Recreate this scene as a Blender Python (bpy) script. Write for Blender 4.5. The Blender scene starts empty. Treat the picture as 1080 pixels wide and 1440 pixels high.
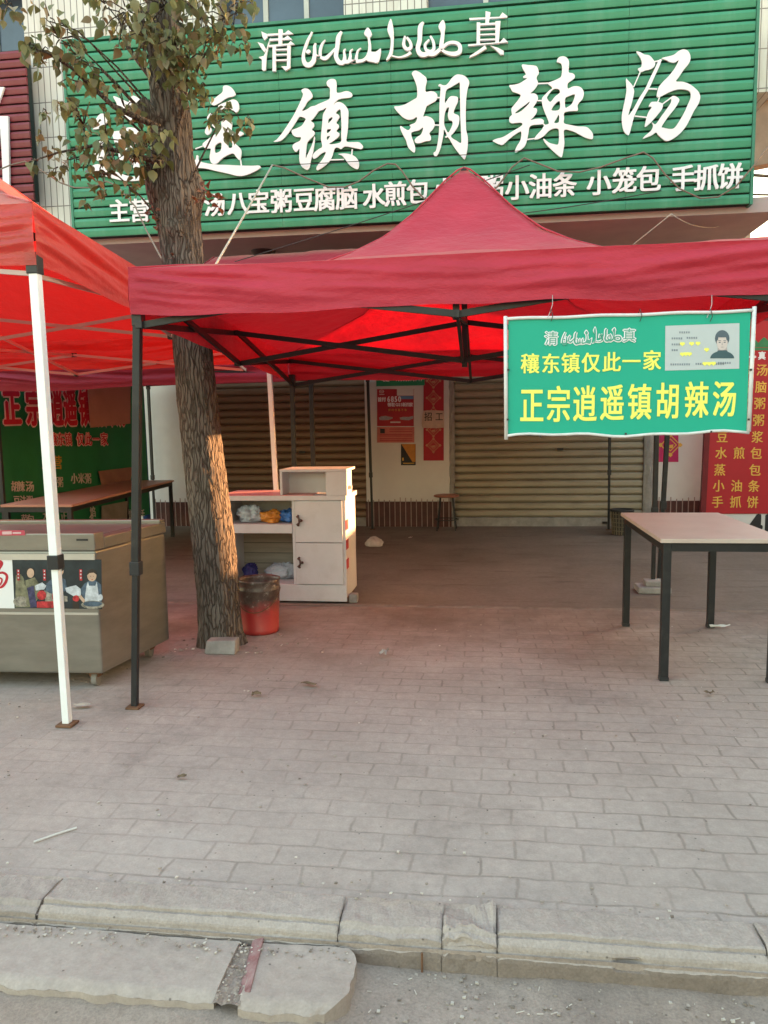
import bpy, bmesh, math, random
from mathutils import Vector, noise
from math import sin, cos, tan, pi, radians as R, sqrt

# ------------------------------------------------------------------ camera, world, sun
S = bpy.context.scene
COL = S.collection
H, F = 1.35, 1080.0
YAW, PITCH, ROLL = R(7.6), R(-6.4), R(0.9)
fw = Vector((-sin(YAW)*cos(PITCH), cos(YAW)*cos(PITCH), sin(PITCH)))
r0 = Vector((cos(YAW), sin(YAW), 0)); u0 = r0.cross(fw)
rt = r0*cos(ROLL) - u0*sin(ROLL); up = u0*cos(ROLL) + r0*sin(ROLL)
CAM = Vector((0, 0, H))
cd = bpy.data.cameras.new('camera'); cam = bpy.data.objects.new('camera', cd); COL.objects.link(cam)
from mathutils import Matrix
cam.matrix_world = Matrix(((rt.x, up.x, -fw.x, 0), (rt.y, up.y, -fw.y, 0), (rt.z, up.z, -fw.z, H), (0, 0, 0, 1)))
cd.sensor_fit = 'HORIZONTAL'; cd.sensor_width = 36; cd.lens = 36*F/1080
cd.clip_start = 0.05; cd.clip_end = 2000
S.camera = cam

SUN_EL, SUN_X, SUN_Y = R(7.7), 0.914, 0.407          # the sun stands low beyond the right end of the shop
w = bpy.data.worlds.new('World'); S.world = w; w.use_nodes = True
nt = w.node_tree; bg = nt.nodes['Background']
sky = nt.nodes.new('ShaderNodeTexSky'); sky.sky_type = 'NISHITA'; sky.sun_disc = False
sky.sun_elevation = SUN_EL; sky.sun_rotation = math.atan2(SUN_X, SUN_Y)
sky.air_density = 1.55; sky.dust_density = 3.0; sky.ozone_density = 1.0
nt.links.new(sky.outputs[0], bg.inputs[0]); bg.inputs[1].default_value = 0.15
sd = bpy.data.lights.new('sun', 'SUN'); sd.energy = 3.0; sd.angle = R(0.5); sd.color = (1.0, 0.52, 0.22)
so = bpy.data.objects.new('sun', sd); COL.objects.link(so); so.location = (8, 6, 6)
sdir = Vector((SUN_X*cos(SUN_EL), SUN_Y*cos(SUN_EL), sin(SUN_EL)))
so.rotation_euler = sdir.to_track_quat('Z', 'Y').to_euler()
S.view_settings.view_transform = 'Standard'; S.view_settings.look = 'None'
S.view_settings.exposure = 3.25; S.view_settings.gamma = 1
S.cycles.max_bounces = 8; S.cycles.diffuse_bounces = 5; S.cycles.transmission_bounces = 6

# ------------------------------------------------------------------ helpers
random.seed(4)
def ray(px, py): return fw + rt*((px-540)/F) + up*((720-py)/F)
def G(px, py, z=0.0):                       # measured point of the photograph -> point on the ground
    d = ray(px, py); return CAM + d*((z-H)/d.z)
def Y(px, py, y):                           # ... on a plane parallel to the shop front
    d = ray(px, py); return CAM + d*(y/d.y)
def PL(px, py, p0, n):
    d = ray(px, py); return CAM + d*((p0-CAM).dot(n)/d.dot(n))

def tag(o, label=None, cat=None, group=None, kind=None):
    if label: o['label'] = label
    if cat: o['category'] = cat
    if group: o['group'] = group
    if kind: o['kind'] = kind
    return o
def thing(name, label, cat, loc, group=None):
    o = bpy.data.objects.new(name, None); COL.objects.link(o); o.location = loc; o.empty_display_size = .1
    return tag(o, label, cat, group)
def copy_tree(o, parent=None):
    c = o.copy(); COL.objects.link(c)
    if parent is not None: c.parent = parent
    for ch in o.children: copy_tree(ch, c)
    return c
def wloc(p):
    v = Vector((0, 0, 0))
    while p is not None: v += p.location; p = p.parent
    return v
def nz(p, s=1.0, seed=0.0): return noise.noise(Vector((p[0]*s+seed, p[1]*s+seed*1.7, p[2]*s-seed)))

class MB:
    def __init__(s): s.v = []; s.f = []; s.mi = []
    def add(s, vs, fs, mi=0):
        o = len(s.v); s.v += [tuple(v) for v in vs]
        for f in fs: s.f.append([i+o for i in f]); s.mi.append(mi)
        return s
    def box(s, a, b, mi=0):
        (x0, y0, z0), (x1, y1, z1) = a, b
        x0, x1 = min(x0, x1), max(x0, x1); y0, y1 = min(y0, y1), max(y0, y1); z0, z1 = min(z0, z1), max(z0, z1)
        return s.add([(x0,y0,z0),(x1,y0,z0),(x1,y1,z0),(x0,y1,z0),(x0,y0,z1),(x1,y0,z1),(x1,y1,z1),(x0,y1,z1)],
                     [(0,3,2,1),(4,5,6,7),(0,1,5,4),(1,2,6,5),(2,3,7,6),(3,0,4,7)], mi)
    def quad(s, a, b, c, d, mi=0): return s.add([a, b, c, d], [(0,1,2,3)], mi)
    def hexa(s, bot, top, mi=0):            # two quads (counter-clockwise from above)
        return s.add(list(bot)+list(top), [(0,3,2,1),(4,5,6,7),(0,1,5,4),(1,2,6,5),(2,3,7,6),(3,0,4,7)], mi)
    def bar(s, a, b, wd, ht=None, upv=(0,0,1), mi=0):   # rectangular bar from a to b
        a = Vector(a); b = Vector(b); ht = ht or wd; d = (b-a).normalized(); u = Vector(upv)
        if abs(d.dot(u)) > .97: u = Vector((0, 1, 0))
        x = d.cross(u).normalized()*wd/2; u = x.cross(d).normalized()*ht/2
        return s.add([a-x-u, a+x-u, a+x+u, a-x+u, b-x-u, b+x-u, b+x+u, b-x+u],
                     [(0,1,2,3),(7,6,5,4),(0,4,5,1),(1,5,6,2),(2,6,7,3),(3,7,4,0)], mi)
    def tube(s, pts, rad, n=8, cap=True, mi=0):
        pts = [Vector(p) for p in pts]; m = len(pts)
        rad = rad if isinstance(rad, (list, tuple)) else [rad]*m
        pu = Vector((0.31, 0.17, .93)); rings = []
        for i, p in enumerate(pts):
            d = (pts[min(i+1, m-1)] - pts[max(i-1, 0)]).normalized()
            x = d.cross(pu)
            if x.length < .05: x = d.cross(Vector((1, 0, 0)))
            x.normalize(); u = x.cross(d); pu = u if i else pu
            rings.append([p + x*cos(2*pi*k/n)*rad[i] + u*sin(2*pi*k/n)*rad[i] for k in range(n)])
        vs = [v for r_ in rings for v in r_]; fs = []
        for i in range(m-1):
            for k in range(n):
                a = i*n+k; b = i*n+(k+1) % n; fs.append((a, b, b+n, a+n))
        if cap: fs += [tuple(range(n-1, -1, -1)), tuple((m-1)*n+k for k in range(n))]
        return s.add(vs, fs, mi)
    def lathe(s, c, prof, n=24, mi=0, wob=0):
        vs = []; fs = []; m = len(prof)
        for (r_, z) in prof:
            for k in range(n):
                a = 2*pi*k/n; q = r_*(1 + wob*nz((cos(a)*1.5, sin(a)*1.5, z*9)))
                vs.append((c[0]+q*cos(a), c[1]+q*sin(a), c[2]+z))
        for i in range(m-1):
            for k in range(n):
                a = i*n+k; b = i*n+(k+1) % n; fs.append((a, b, b+n, a+n))
        return s.add(vs, fs, mi)
    def grid(s, fn, nu, nv, mi=0):
        vs = [fn(i/nu, j/nv) for j in range(nv+1) for i in range(nu+1)]
        fs = [(j*(nu+1)+i, j*(nu+1)+i+1, (j+1)*(nu+1)+i+1, (j+1)*(nu+1)+i) for j in range(nv) for i in range(nu)]
        return s.add(vs, fs, mi)
    def build(s, name, mats, parent=None, bevel=0, smooth=False, seg=2, origin=None, recalc=True):
        me = bpy.data.meshes.new(name)
        o0 = wloc(parent) if parent is not None else Vector(origin or (0, 0, 0))
        me.from_pydata([(v[0]-o0.x, v[1]-o0.y, v[2]-o0.z) for v in s.v], [], s.f)
        mats = mats if isinstance(mats, (list, tuple)) else [mats]
        for m in mats: me.materials.append(m)
        me.polygons.foreach_set('material_index', s.mi)
        if bevel or recalc:
            bm = bmesh.new(); bm.from_mesh(me)
            if recalc: bmesh.ops.recalc_face_normals(bm, faces=bm.faces)
            if bevel:
                es = [e for e in bm.edges if len(e.link_faces) == 2 and e.calc_face_angle(0) > .5]
                bmesh.ops.bevel(bm, geom=es, offset=bevel, segments=seg, affect='EDGES', profile=.6, clamp_overlap=True)
            bm.to_mesh(me); bm.free()
        if smooth: me.polygons.foreach_set('use_smooth', [True]*len(me.polygons))
        ob = bpy.data.objects.new(name, me); COL.objects.link(ob)
        if parent is not None: ob.parent = parent
        elif origin: ob.location = origin
        return ob

# ------------------------------------------------------------------ materials
def ncol(c): return (c[0], c[1], c[2], 1)
class NT:
    def __init__(s, name):
        s.m = bpy.data.materials.new(name); s.m.use_nodes = True; s.t = s.m.node_tree; s.b = s.t.nodes['Principled BSDF']
        s.tc = s.t.nodes.new('ShaderNodeTexCoord')
    def n(s, typ, **k):
        x = s.t.nodes.new(typ)
        for a, v in k.items(): setattr(x, a, v)
        return x
    def l(s, a, b): s.t.links.new(a, b)
    def noise(s, scale, detail=5, rough=.6, vec=None, stretch=None):
        x = s.n('ShaderNodeTexNoise'); x.inputs['Scale'].default_value = scale; x.inputs['Detail'].default_value = detail
        x.inputs['Roughness'].default_value = rough
        v = vec or s.tc.outputs['Object']
        if stretch:
            mp = s.n('ShaderNodeMapping'); mp.inputs['Scale'].default_value = stretch; s.l(v, mp.inputs[0]); v = mp.outputs[0]
        s.l(v, x.inputs['Vector']); return x.outputs['Fac']
    def ramp(s, fac, stops):
        x = s.n('ShaderNodeValToRGB'); e = x.color_ramp.elements
        while len(e) < len(stops): e.new(.5)
        for q, (p, c) in zip(e, stops): q.position = p; q.color = ncol(c) if not isinstance(c, (int, float)) else (c, c, c, 1)
        s.l(fac, x.inputs[0]); return x.outputs[0]
    def mix(s, a, b, fac, mode='MIX'):
        x = s.n('ShaderNodeMix', data_type='RGBA', blend_type=mode)
        for sock, v in ((6, a), (7, b)):
            if isinstance(v, tuple): x.inputs[sock].default_value = ncol(v)
            else: s.l(v, x.inputs[sock])
        if isinstance(fac, (int, float)): x.inputs[0].default_value = fac
        else: s.l(fac, x.inputs[0])
        return x.outputs[2]
    def bump(s, h, strength=.3, dist=.01, prev=None):
        x = s.n('ShaderNodeBump'); x.inputs['Strength'].default_value = strength; x.inputs['Distance'].default_value = dist
        s.l(h, x.inputs['Height'])
        if prev: s.l(prev, x.inputs['Normal'])
        return x.outputs[0]
MATS = {}
def mat(name, col, rough=.6, var=.18, scale=5, metal=0, spec=.3, bump=.15, bscale=60, dirt=None, dcol=(.16, .13, .11), dscale=3, stretch=None, bdist=.004):
    if name in MATS: return MATS[name]
    k = NT(name)
    a = tuple(c*(1-var) for c in col); b = tuple(min(1, c*(1+var)) for c in col)
    c = k.ramp(k.noise(scale, 6, .65, stretch=stretch), [(.3, a), (.7, b)])
    if dirt:
        f = k.ramp(k.noise(dscale, 8, .72, stretch=stretch), [(.62-dirt*.45, 0.0), (.78, min(1, dirt*1.6))])
        c = k.mix(c, dcol, f)
    k.l(c, k.b.inputs['Base Color'])
    k.b.inputs['Roughness'].default_value = rough; k.b.inputs['Metallic'].default_value = metal
    k.b.inputs['Specular IOR Level'].default_value = spec
    if bump: k.l(k.bump(k.noise(bscale, 5), bump, bdist), k.b.inputs['Normal'])
    MATS[name] = k.m; return k.m
def fabric(name, col, trans, tcol, mixf=.5, rough=.5, spec=.35, sheen=.25):
    k = NT(name)
    n = k.noise(2.5, 4)
    c = k.ramp(n, [(.3, tuple(x*.86 for x in col)), (.7, tuple(min(1, x*1.1) for x in col))])
    k.l(c, k.b.inputs['Base Color']); k.b.inputs['Roughness'].default_value = rough; k.b.inputs['Specular IOR Level'].default_value = spec
    k.b.inputs['Sheen Weight'].default_value = sheen; k.b.inputs['Sheen Roughness'].default_value = .4
    tr = k.n('ShaderNodeBsdfTranslucent'); tr.inputs[0].default_value = ncol(tcol)
    mx = k.n('ShaderNodeMixShader'); mx.inputs[0].default_value = mixf
    wv = k.noise(160, 2); b1 = k.bump(wv, .12, .002); b2 = k.bump(k.noise(5, 6, .6, stretch=(1, 1, 2.2)), .55, .03, b1)
    k.l(b2, k.b.inputs['Normal']); k.l(b2, tr.inputs['Normal'])
    k.l(k.b.outputs[0], mx.inputs[1]); k.l(tr.outputs[0], mx.inputs[2])
    k.l(mx.outputs[0], k.t.nodes['Material Output'].inputs[0]); return k.m

M_white = mat('white_letter', (.82, .78, .82), .45, .05, 3, bump=.05)
M_yellow = mat('yellow_print', (.90, .86, .16), .5, .05)
M_gold = mat('gold_print', (.72, .42, .08), .5, .12)
M_redprint = mat('red_print', (.55, .02, .04), .5, .1)
M_dark = mat('dark_print', (.03, .028, .03), .6, .2)
M_black = mat('black_metal', (.017, .017, .019), .45, .25, 12, spec=.35, dirt=.2, dcol=(.09, .08, .07), dscale=9, bump=.1)
M_whitepole = mat('white_enamel', (.80, .80, .80), .35, .05, 8, spec=.5, dirt=.12, dcol=(.4, .36, .32), dscale=14, bump=.05)
M_pinktruss = mat('pale_truss_enamel', (.50, .36, .32), .45, .08)
M_fab_main = fabric('crimson_canopy_cloth', (.66, .052, .092), .5, (.56, .002, .008), .39)
M_fab_left = fabric('scarlet_canopy_cloth', (.74, .085, .07), .5, (.70, .008, .008), .52, .38, .8, .4)
M_fab_rear = fabric('dark_red_canopy_cloth', (.38, .022, .045), .5, (.24, .002, .005), .30)
M_plastic_black = mat('black_plastic', (.03, .03, .032), .4, .15)
M_steel = mat('dull_steel', (.235, .216, .19), .34, .16, 3, metal=.55, dirt=.3, dcol=(.22, .19, .16), dscale=2.5, bump=.04, stretch=(1, 1, 4))
M_counter = mat('white_laminate', (.58, .55, .57), .45, .06, 4, dirt=.2, dcol=(.35, .28, .25), dscale=5, bump=.05)
M_counter_top = mat('pink_counter_top', (.62, .30, .30), .45, .1, 4, dirt=.2)
M_table_top = mat('pinkish_laminate', (.54, .43, .385), .35, .10, 3, dirt=.35, dcol=(.62, .57, .52), dscale=2.2, bump=.03)
M_table_top2 = mat('brown_laminate', (.40, .21, .15), .4, .12, 3, dirt=.2)
M_rust = mat('rusty_iron', (.16, .08, .045), .8, .35, 12)
M_greenboard = mat('green_printed_vinyl', (.010, .37, .25), .45, .05, 2, bump=.03)
M_greenbanner = mat('dark_green_banner', (.012, .17, .065), .6, .15, 2)
M_redboard = mat('red_printed_vinyl', (.42, .022, .03), .45, .07, 2, bump=.03)
M_paper = mat('pink_paper', (.50, .24, .20), .8, .08)
M_wallwhite = mat('whitewashed_wall', (.66, .63, .62), .85, .07, 1.5, dirt=.16, dcol=(.40, .35, .32), dscale=1.2, bump=.2, bscale=30)
M_conc = mat('rough_concrete', (.30, .28, .265), .9, .25, 9, bump=.5, bscale=35, bdist=.01)
M_soffit = mat('pinkish_soffit', (.42, .33, .33), .8, .1, 2)
M_tan = mat('tan_plaster', (.55, .46, .36), .85, .12, 2)
M_glass = mat('blue_window_glass', (.06, .09, .14), .12, .3, .8, spec=.6, bump=0)
M_frame = mat('window_frame', (.55, .55, .55), .5, .1)
M_rope = mat('brown_cable', (.20, .145, .12), .7, .15, 20)
M_wire = mat('thin_dark_wire', (.05, .045, .045), .6, .1)

# ------------------------------------------------------------------ lettering
_fc = bpy.data.curves.new('glyph', 'FONT'); _fo = bpy.data.objects.new('glyph', _fc); COL.objects.link(_fo)
_fc.extrude = .5; _fc.resolution_u = 3
_GL = {}
def glyph(ch, off):
    key = (ch, off)
    if key not in _GL:
        _fc.body = ch; _fc.offset = off
        dg = bpy.context.evaluated_depsgraph_get(); dg.update()
        me = bpy.data.meshes.new_from_object(_fo.evaluated_get(dg))
        vs = [v.co.copy() for v in me.vertices]; fs = [list(p.vertices) for p in me.polygons]
        cx = .5 if ord(ch) > 0x2000 else (min(v.x for v in vs)+max(v.x for v in vs))/2
        cy = .375 if ord(ch) > 0x2000 else .35
        _GL[key] = ([(v.x-cx, v.y-cy, v.z) for v in vs], fs); bpy.data.meshes.remove(me)
    return _GL[key]
def put(mb, ch, c, ux, uz, w_, h_, th=.004, off=.02, mi=0, sh=0.0):
    """one character centred at c, em box w_ x h_, ux to the right, uz up; it stands th proud of the plane.
    Heavier weights are made of slightly shifted layers, each a hair proud of the last"""
    vs, fs = glyph(ch, 0.0); c = Vector(c); ux = Vector(ux).normalized(); uz = Vector(uz).normalized(); n = ux.cross(uz)
    k = off
    lay = [(0, 0)] if k < .004 else [(-k, -k*.5), (k, -k*.5), (-k, k*.5), (k, k*.5)]
    if k > .028: lay += [(0, 0), (0, k), (0, -k), (k*1.3, 0), (-k*1.3, 0)]
    for i, (dx, dy) in enumerate(lay):
        t_ = th + .0002*i
        mb.add([c + ux*((v[0]+dx)*w_ + sh*v[1]*h_) + uz*((v[1]+dy)*h_) + n*((v[2]+.5)*t_) for v in vs], fs, mi)
def row(mb, items, plane, th=.003, off=.02, mi=0, lift=0.0):
    """items: (char, px, py, w px, h px) measured on the photograph; plane: function px,py -> point"""
    for ch, px, py, wp, hp in items:
        c = plane(px, py); a = plane(px-wp/2, py); b = plane(px+wp/2, py); d = plane(px, py+hp/2); e = plane(px, py-hp/2)
        ux = (b-a); uz = Vector((0, 0, 1)); n = ux.normalized().cross(uz)
        put(mb, ch, c + n*lift, ux, uz, ux.length, (e-d).length, th, off, mi)
def catmull(p, k=4):
    out = []; n = len(p)
    for i in range(n):
        a, b, c, d = p[i-1], p[i], p[(i+1) % n], p[(i+2) % n]
        for j in range(k):
            t = j/k
            q = [0.5*((2*b[m]) + (-a[m]+c[m])*t + (2*a[m]-5*b[m]+4*c[m]-d[m])*t*t + (-a[m]+3*b[m]-3*c[m]+d[m])*t**3) for m in (0, 1)]
            out.append(q)
    return out
def brush(pts):
    """outline of a pen stroke from (x, y, width) points"""
    p = []; n = len(pts)
    for i in range(n-1):
        a, b, c, d = pts[max(i-1, 0)], pts[i], pts[i+1], pts[min(i+2, n-1)]
        for j in range(5):
            t = j/5
            p.append([0.5*((2*b[m]) + (-a[m]+c[m])*t + (2*a[m]-5*b[m]+4*c[m]-d[m])*t*t + (-a[m]+3*b[m]-3*c[m]+d[m])*t**3) for m in (0, 1, 2)])
    p.append(list(pts[-1])); L = []; Rr = []
    for i, q in enumerate(p):
        a = p[max(i-1, 0)]; b = p[min(i+1, len(p)-1)]; dx, dy = b[0]-a[0], b[1]-a[1]; l = sqrt(dx*dx+dy*dy) or 1
        L.append((q[0]-dy/l*q[2]/2, q[1]+dx/l*q[2]/2)); Rr.append((q[0]+dy/l*q[2]/2, q[1]-dx/l*q[2]/2))
    return L + Rr[::-1]
def cut(mb, loops, tf, plane, th, lift=0.0, smooth=True, mi=0):
    """outline with holes (crop coordinates, tf = ox, oy, scale) cut from sheet and stood off the plane"""
    cu = bpy.data.curves.new('cut', 'CURVE'); cu.dimensions = '2D'; cu.fill_mode = 'BOTH'; cu.extrude = th/2
    for lp in loops:
        q = catmull(lp) if smooth else lp
        sp = cu.splines.new('POLY'); sp.points.add(len(q)-1); sp.use_cyclic_u = True
        for pt, (x, y) in zip(sp.points, q):
            P = plane(tf[0]+x*tf[2], tf[1]+y*tf[2]); pt.co = (P.x, P.z, 0, 1)
            yy = P.y
    ob = bpy.data.objects.new('cut', cu); COL.objects.link(ob)
    dg = bpy.context.evaluated_depsgraph_get(); dg.update()
    me = bpy.data.meshes.new_from_object(ob.evaluated_get(dg))
    mb.add([(v.co.x, yy - lift - th/2 - v.co.z, v.co.y) for v in me.vertices], [list(p.vertices) for p in me.polygons], mi)
    bpy.data.meshes.remove(me); bpy.data.objects.remove(ob); bpy.data.curves.remove(cu)

# ------------------------------------------------------------------ ground
def ground_mat(name, base, base2, dirtc, brick=False, crack=False, grit=.4):
    k = NT(name); v = k.tc.outputs['Object']
    c = k.ramp(k.noise(1.1, 8, .7), [(.3, base), (.72, base2)])
    c = k.mix(c, k.ramp(k.noise(26, 6, .7), [(.3, .55), (.75, 1.25)]), .35, 'MULTIPLY')
    nrm = k.bump(k.noise(70, 6, .7), grit, .005)
    c = k.mix(c, k.ramp(k.noise(140, 3, .6), [(.3, .72), (.7, 1.18)]), grit*.7, 'MULTIPLY')
    if brick:
        wob = k.n('ShaderNodeTexNoise'); wob.inputs['Scale'].default_value = 8; k.l(v, wob.inputs['Vector'])
        add = k.n('ShaderNodeVectorMath', operation='MULTIPLY_ADD'); k.l(wob.outputs['Color'], add.inputs[0])
        add.inputs[1].default_value = (.035, .03, 0); k.l(v, add.inputs[2])
        br = k.n('ShaderNodeTexBrick'); k.l(add.outputs[0], br.inputs['Vector'])
        br.inputs['Scale'].default_value = 1; br.inputs['Brick Width'].default_value = .215; br.inputs['Row Height'].default_value = .105
        br.inputs['Mortar Size'].default_value = .008; br.inputs['Mortar Smooth'].default_value = .9; br.offset = .5
        br.inputs['Color1'].default_value = (.94, .94, .945, 1); br.inputs['Color2'].default_value = (1.04, 1.03, 1.02, 1); br.inputs['Mortar'].default_value = (.96, .96, .96, 1)
        c = k.mix(c, br.outputs['Color'], .55, 'MULTIPLY')
        # joints are partly silted up: strong to the right, faint to the left
        sx = k.n('ShaderNodeSeparateXYZ'); k.l(v, sx.inputs[0])
        mr = k.n('ShaderNodeMapRange'); mr.inputs['From Min'].default_value = -2.2; mr.inputs['From Max'].default_value = .9; k.l(sx.outputs[0], mr.inputs[0])
        am = k.n('ShaderNodeMath', operation='MULTIPLY_ADD'); k.l(k.noise(1.7, 5, .65), am.inputs[0]); am.inputs[1].default_value = 1.6
        sub = k.n('ShaderNodeMath', operation='MULTIPLY_ADD'); k.l(mr.outputs[0], sub.inputs[0]); sub.inputs[1].default_value = .40; sub.inputs[2].default_value = -.66
        k.l(sub.outputs[0], am.inputs[2]); am.use_clamp = True
        jm = k.n('ShaderNodeMath', operation='MULTIPLY'); k.l(am.outputs[0], jm.inputs[0]); k.l(br.outputs['Fac'], jm.inputs[1]); jm.use_clamp = True
        c = k.mix(c, dirtc, jm.outputs[0])
        inv = k.n('ShaderNodeMath', operation='SUBTRACT'); inv.inputs[0].default_value = 1; k.l(jm.outputs[0], inv.inputs[1])
        nrm = k.bump(inv.outputs[0], .35, .004, nrm)
        jn_ = k.ramp(k.noise(7, 5, .7), [(.42, 0.0), (.62, 1.0)])
        j2 = k.n('ShaderNodeMath', operation='MULTIPLY'); k.l(jn_, j2.inputs[0]); k.l(jm.outputs[0], j2.inputs[1])
        j3 = k.n('ShaderNodeMath', operation='MULTIPLY'); k.l(j2.outputs[0], j3.inputs[0]); j3.inputs[1].default_value = .55
        c = k.mix(c, (.13, .105, .085), j3.outputs[0])
        c = k.mix(c, (.46, .40, .36), k.ramp(k.noise(1.6, 7, .7), [(.55, 0.0), (.72, .5)]))
        c = k.mix(c, dirtc, k.ramp(k.noise(.9, 7, .7), [(.56, 0.0), (.75, .5)]))
        # blotchy brown tone, denser and darker towards the forecourt seam
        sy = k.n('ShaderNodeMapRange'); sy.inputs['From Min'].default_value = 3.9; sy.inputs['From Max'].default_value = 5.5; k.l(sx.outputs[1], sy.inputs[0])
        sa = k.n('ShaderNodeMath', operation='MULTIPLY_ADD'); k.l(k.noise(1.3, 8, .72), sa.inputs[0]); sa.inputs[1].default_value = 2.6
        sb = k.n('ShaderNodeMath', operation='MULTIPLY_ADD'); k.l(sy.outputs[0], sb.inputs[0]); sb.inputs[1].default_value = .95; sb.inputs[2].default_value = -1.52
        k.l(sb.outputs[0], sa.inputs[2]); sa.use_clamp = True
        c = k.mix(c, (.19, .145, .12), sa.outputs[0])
    # specks of grit and stains
    sp = k.n('ShaderNodeTexVoronoi'); sp.inputs['Scale'].default_value = 17; k.l(v, sp.inputs['Vector'])
    c = k.mix(c, (.09, .075, .065), k.ramp(sp.outputs['Distance'], [(.035, .75), (.075, 0.0)]))
    c = k.mix(c, (.10, .08, .075), k.ramp(k.noise(.75, 9, .75), [(.53, 0.0), (.78, .7)]))
    if crack:
        c = k.mix(c, (.09, .07, .06), k.ramp(k.noise(2.2, 8, .75, stretch=(.5, 3, 1)), [(.55, 0.0), (.70, .8)]))
    k.l(c, k.b.inputs['Base Color']); k.b.inputs['Roughness'].default_value = .92; k.b.inputs['Specular IOR Level'].default_value = .15
    k.l(nrm, k.b.inputs['Normal']); return k.m
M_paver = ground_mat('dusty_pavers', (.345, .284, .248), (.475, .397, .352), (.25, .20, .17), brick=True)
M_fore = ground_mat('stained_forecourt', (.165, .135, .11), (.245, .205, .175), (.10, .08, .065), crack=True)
M_road = ground_mat('road_grit', (.33, .26, .222), (.43, .352, .31), (.18, .145, .12), grit=.8)
M_kerb = ground_mat('worn_kerb', (.355, .288, .25), (.44, .37, .328), (.2, .17, .15), grit=.7)
M_kerbface = ground_mat('kerb_face_dirt_shade', (.185, .145, .122), (.30, .24, .205), (.12, .1, .085), grit=.7)  # front face darkened in colour for both its dirt and its shade

mb = MB(); mb.quad((-400, -400, -.108), (400, -400, -.108), (400, 400, -.108), (-400, 400, -.108))
tag(mb.build('road', M_road), kind='structure')
def dirt(u, v):
    x = -3.6+7.2*u; y = .9+.985*v
    b = .5-.5*math.tanh((x+.36)/.05); e = 1/(1+math.exp(-(y-1.60)/.03))
    z = -.092 + .024*b*e + .008*max(0, (y-1.7)/.18)*(1-b) + .010*nz((x, y, 0), 2.3) + .005*nz((x, y, 0), 9) + .0022*nz((x, y, 0), 33)
    return (x, y, z)
mb = MB(); mb.grid(dirt, 420, 70)
tag(mb.build('dirt_verge', ground_mat('brown_dirt', (.27, .205, .165), (.40, .325, .28), (.17, .13, .105), grit=.9), smooth=True, recalc=False), kind='structure')
SEAM = 5.62
def pave(u, v):
    x = -6.5+13.5*u; y = 2.02+(SEAM-2.02)*v
    return (x, y, .006*nz((x, y, 0), 1.3) + .002*nz((x, y, 3), 6))
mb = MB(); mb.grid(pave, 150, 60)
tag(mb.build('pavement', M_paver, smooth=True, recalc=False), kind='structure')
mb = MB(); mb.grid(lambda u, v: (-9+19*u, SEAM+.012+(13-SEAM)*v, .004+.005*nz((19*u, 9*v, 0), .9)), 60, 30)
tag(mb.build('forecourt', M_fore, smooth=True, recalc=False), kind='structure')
mb = MB(); mb.grid(lambda u, v: (-6.5+13.5*u, SEAM+.04*(v-.5)+.006*nz((u*60, v, 0), 1), .012*sin(pi*v)), 120, 4)
tag(mb.build('forecourt_edge', mat('edge_strip', (.20, .15, .125), .9, .3, 8, bump=.5)), kind='structure')

# kerb stones: a worn moulded profile swept along x
KP = [(2.045, -.13), (2.037, .0), (2.03, .010), (1.936, .009), (1.930, .006), (1.928, -.004), (1.924, -.006), (1.921, -.002), (1.917, -.001), (1.902, -.012), (1.899, -.018), (1.897, -.028), (1.891, -.036), (1.886, -.040), (1.884, -.05), (1.884, -.078), (1.882, -.145)]
KN = len(KP)-1
def kerb(x0, x1, rough, drop, label, plain=False, fr=14):
    n = max(8, int((x1-x0)/.008)); mb = MB()
    sub_ = []                                            # finer profile: extra points between the corners
    for i in range(KN):
        k = 3 if i in (2, 9, 14, 15) else 1
        for j in range(k): sub_.append((i+j/k))
    sub_.append(KN); m = len(sub_)-1
    def fn(u, v):
        x = x0+(x1-x0)*u; q_ = sub_[min(int(round(v*m)), m)]; i = int(q_); t = q_-i; j = min(i+1, KN)
        y = KP[i][0]+(KP[j][0]-KP[i][0])*t; z = KP[i][1]+(KP[j][1]-KP[i][1])*t
        if plain and 3 < q_ < 11: z = .010-.026*((q_-3)/8)**1.5
        e = min(u, 1-u)*(x1-x0)
        edge = 1.6 if i in (2, 3, 4, 10, 11, 12, 13) else .8
        q = rough*edge*nz((x, y*1.5, z*1.5), fr) + rough*edge*.6*nz((x, y, z), 47)
        chip = max(0, nz((x, 0, 1), 7)-.25)*.07*(1 if i in (11, 12, 13) else .25 if i in (3, 9, 10) else 0)
        y += .012*nz((x, 0, 2), 3)*(1 if i <= 2 else .3)
        if 1 < q_ < KN:
            y += q*.5+chip; z += q*.8 - drop*(1.0 if i < 10 else .3) - chip*.4 - .004*max(0, 1-e/.010)
            if drop > .003 and not plain and 4 < i < 9: z = max(z, -.008-drop*.6)
        return (x, y, z)
    mb.grid(fn, n, m)
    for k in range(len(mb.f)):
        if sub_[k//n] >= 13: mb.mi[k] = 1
    mb.add([(x0+.001, y, z-drop) for y, z in KP], [tuple(range(KN+1))]); mb.add([(x1-.001, y, z-drop) for y, z in KP], [tuple(range(KN+1))])
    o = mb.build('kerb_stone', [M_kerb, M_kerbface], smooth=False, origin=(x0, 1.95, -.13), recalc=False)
    tag(o, label, 'kerb stone', 'kerb stones along the pavement edge')
bed = MB(); bed.grid(lambda u, v: (-3.4+6*u, 1.899+.14*v, -.022+.03*v+.008*nz((u*90, v*4, 0), 1)), 300, 8)
bed.grid(lambda u, v: (-3.4+6*u, 1.889, -.14+.112*v), 20, 2)
tag(bed.build('kerb_bed', M_road, recalc=False), kind='structure')
kerb(-3.4, -1.275, .004, .006, 'dust covered kerb stone at the far left, behind a dark open joint', True)
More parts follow.
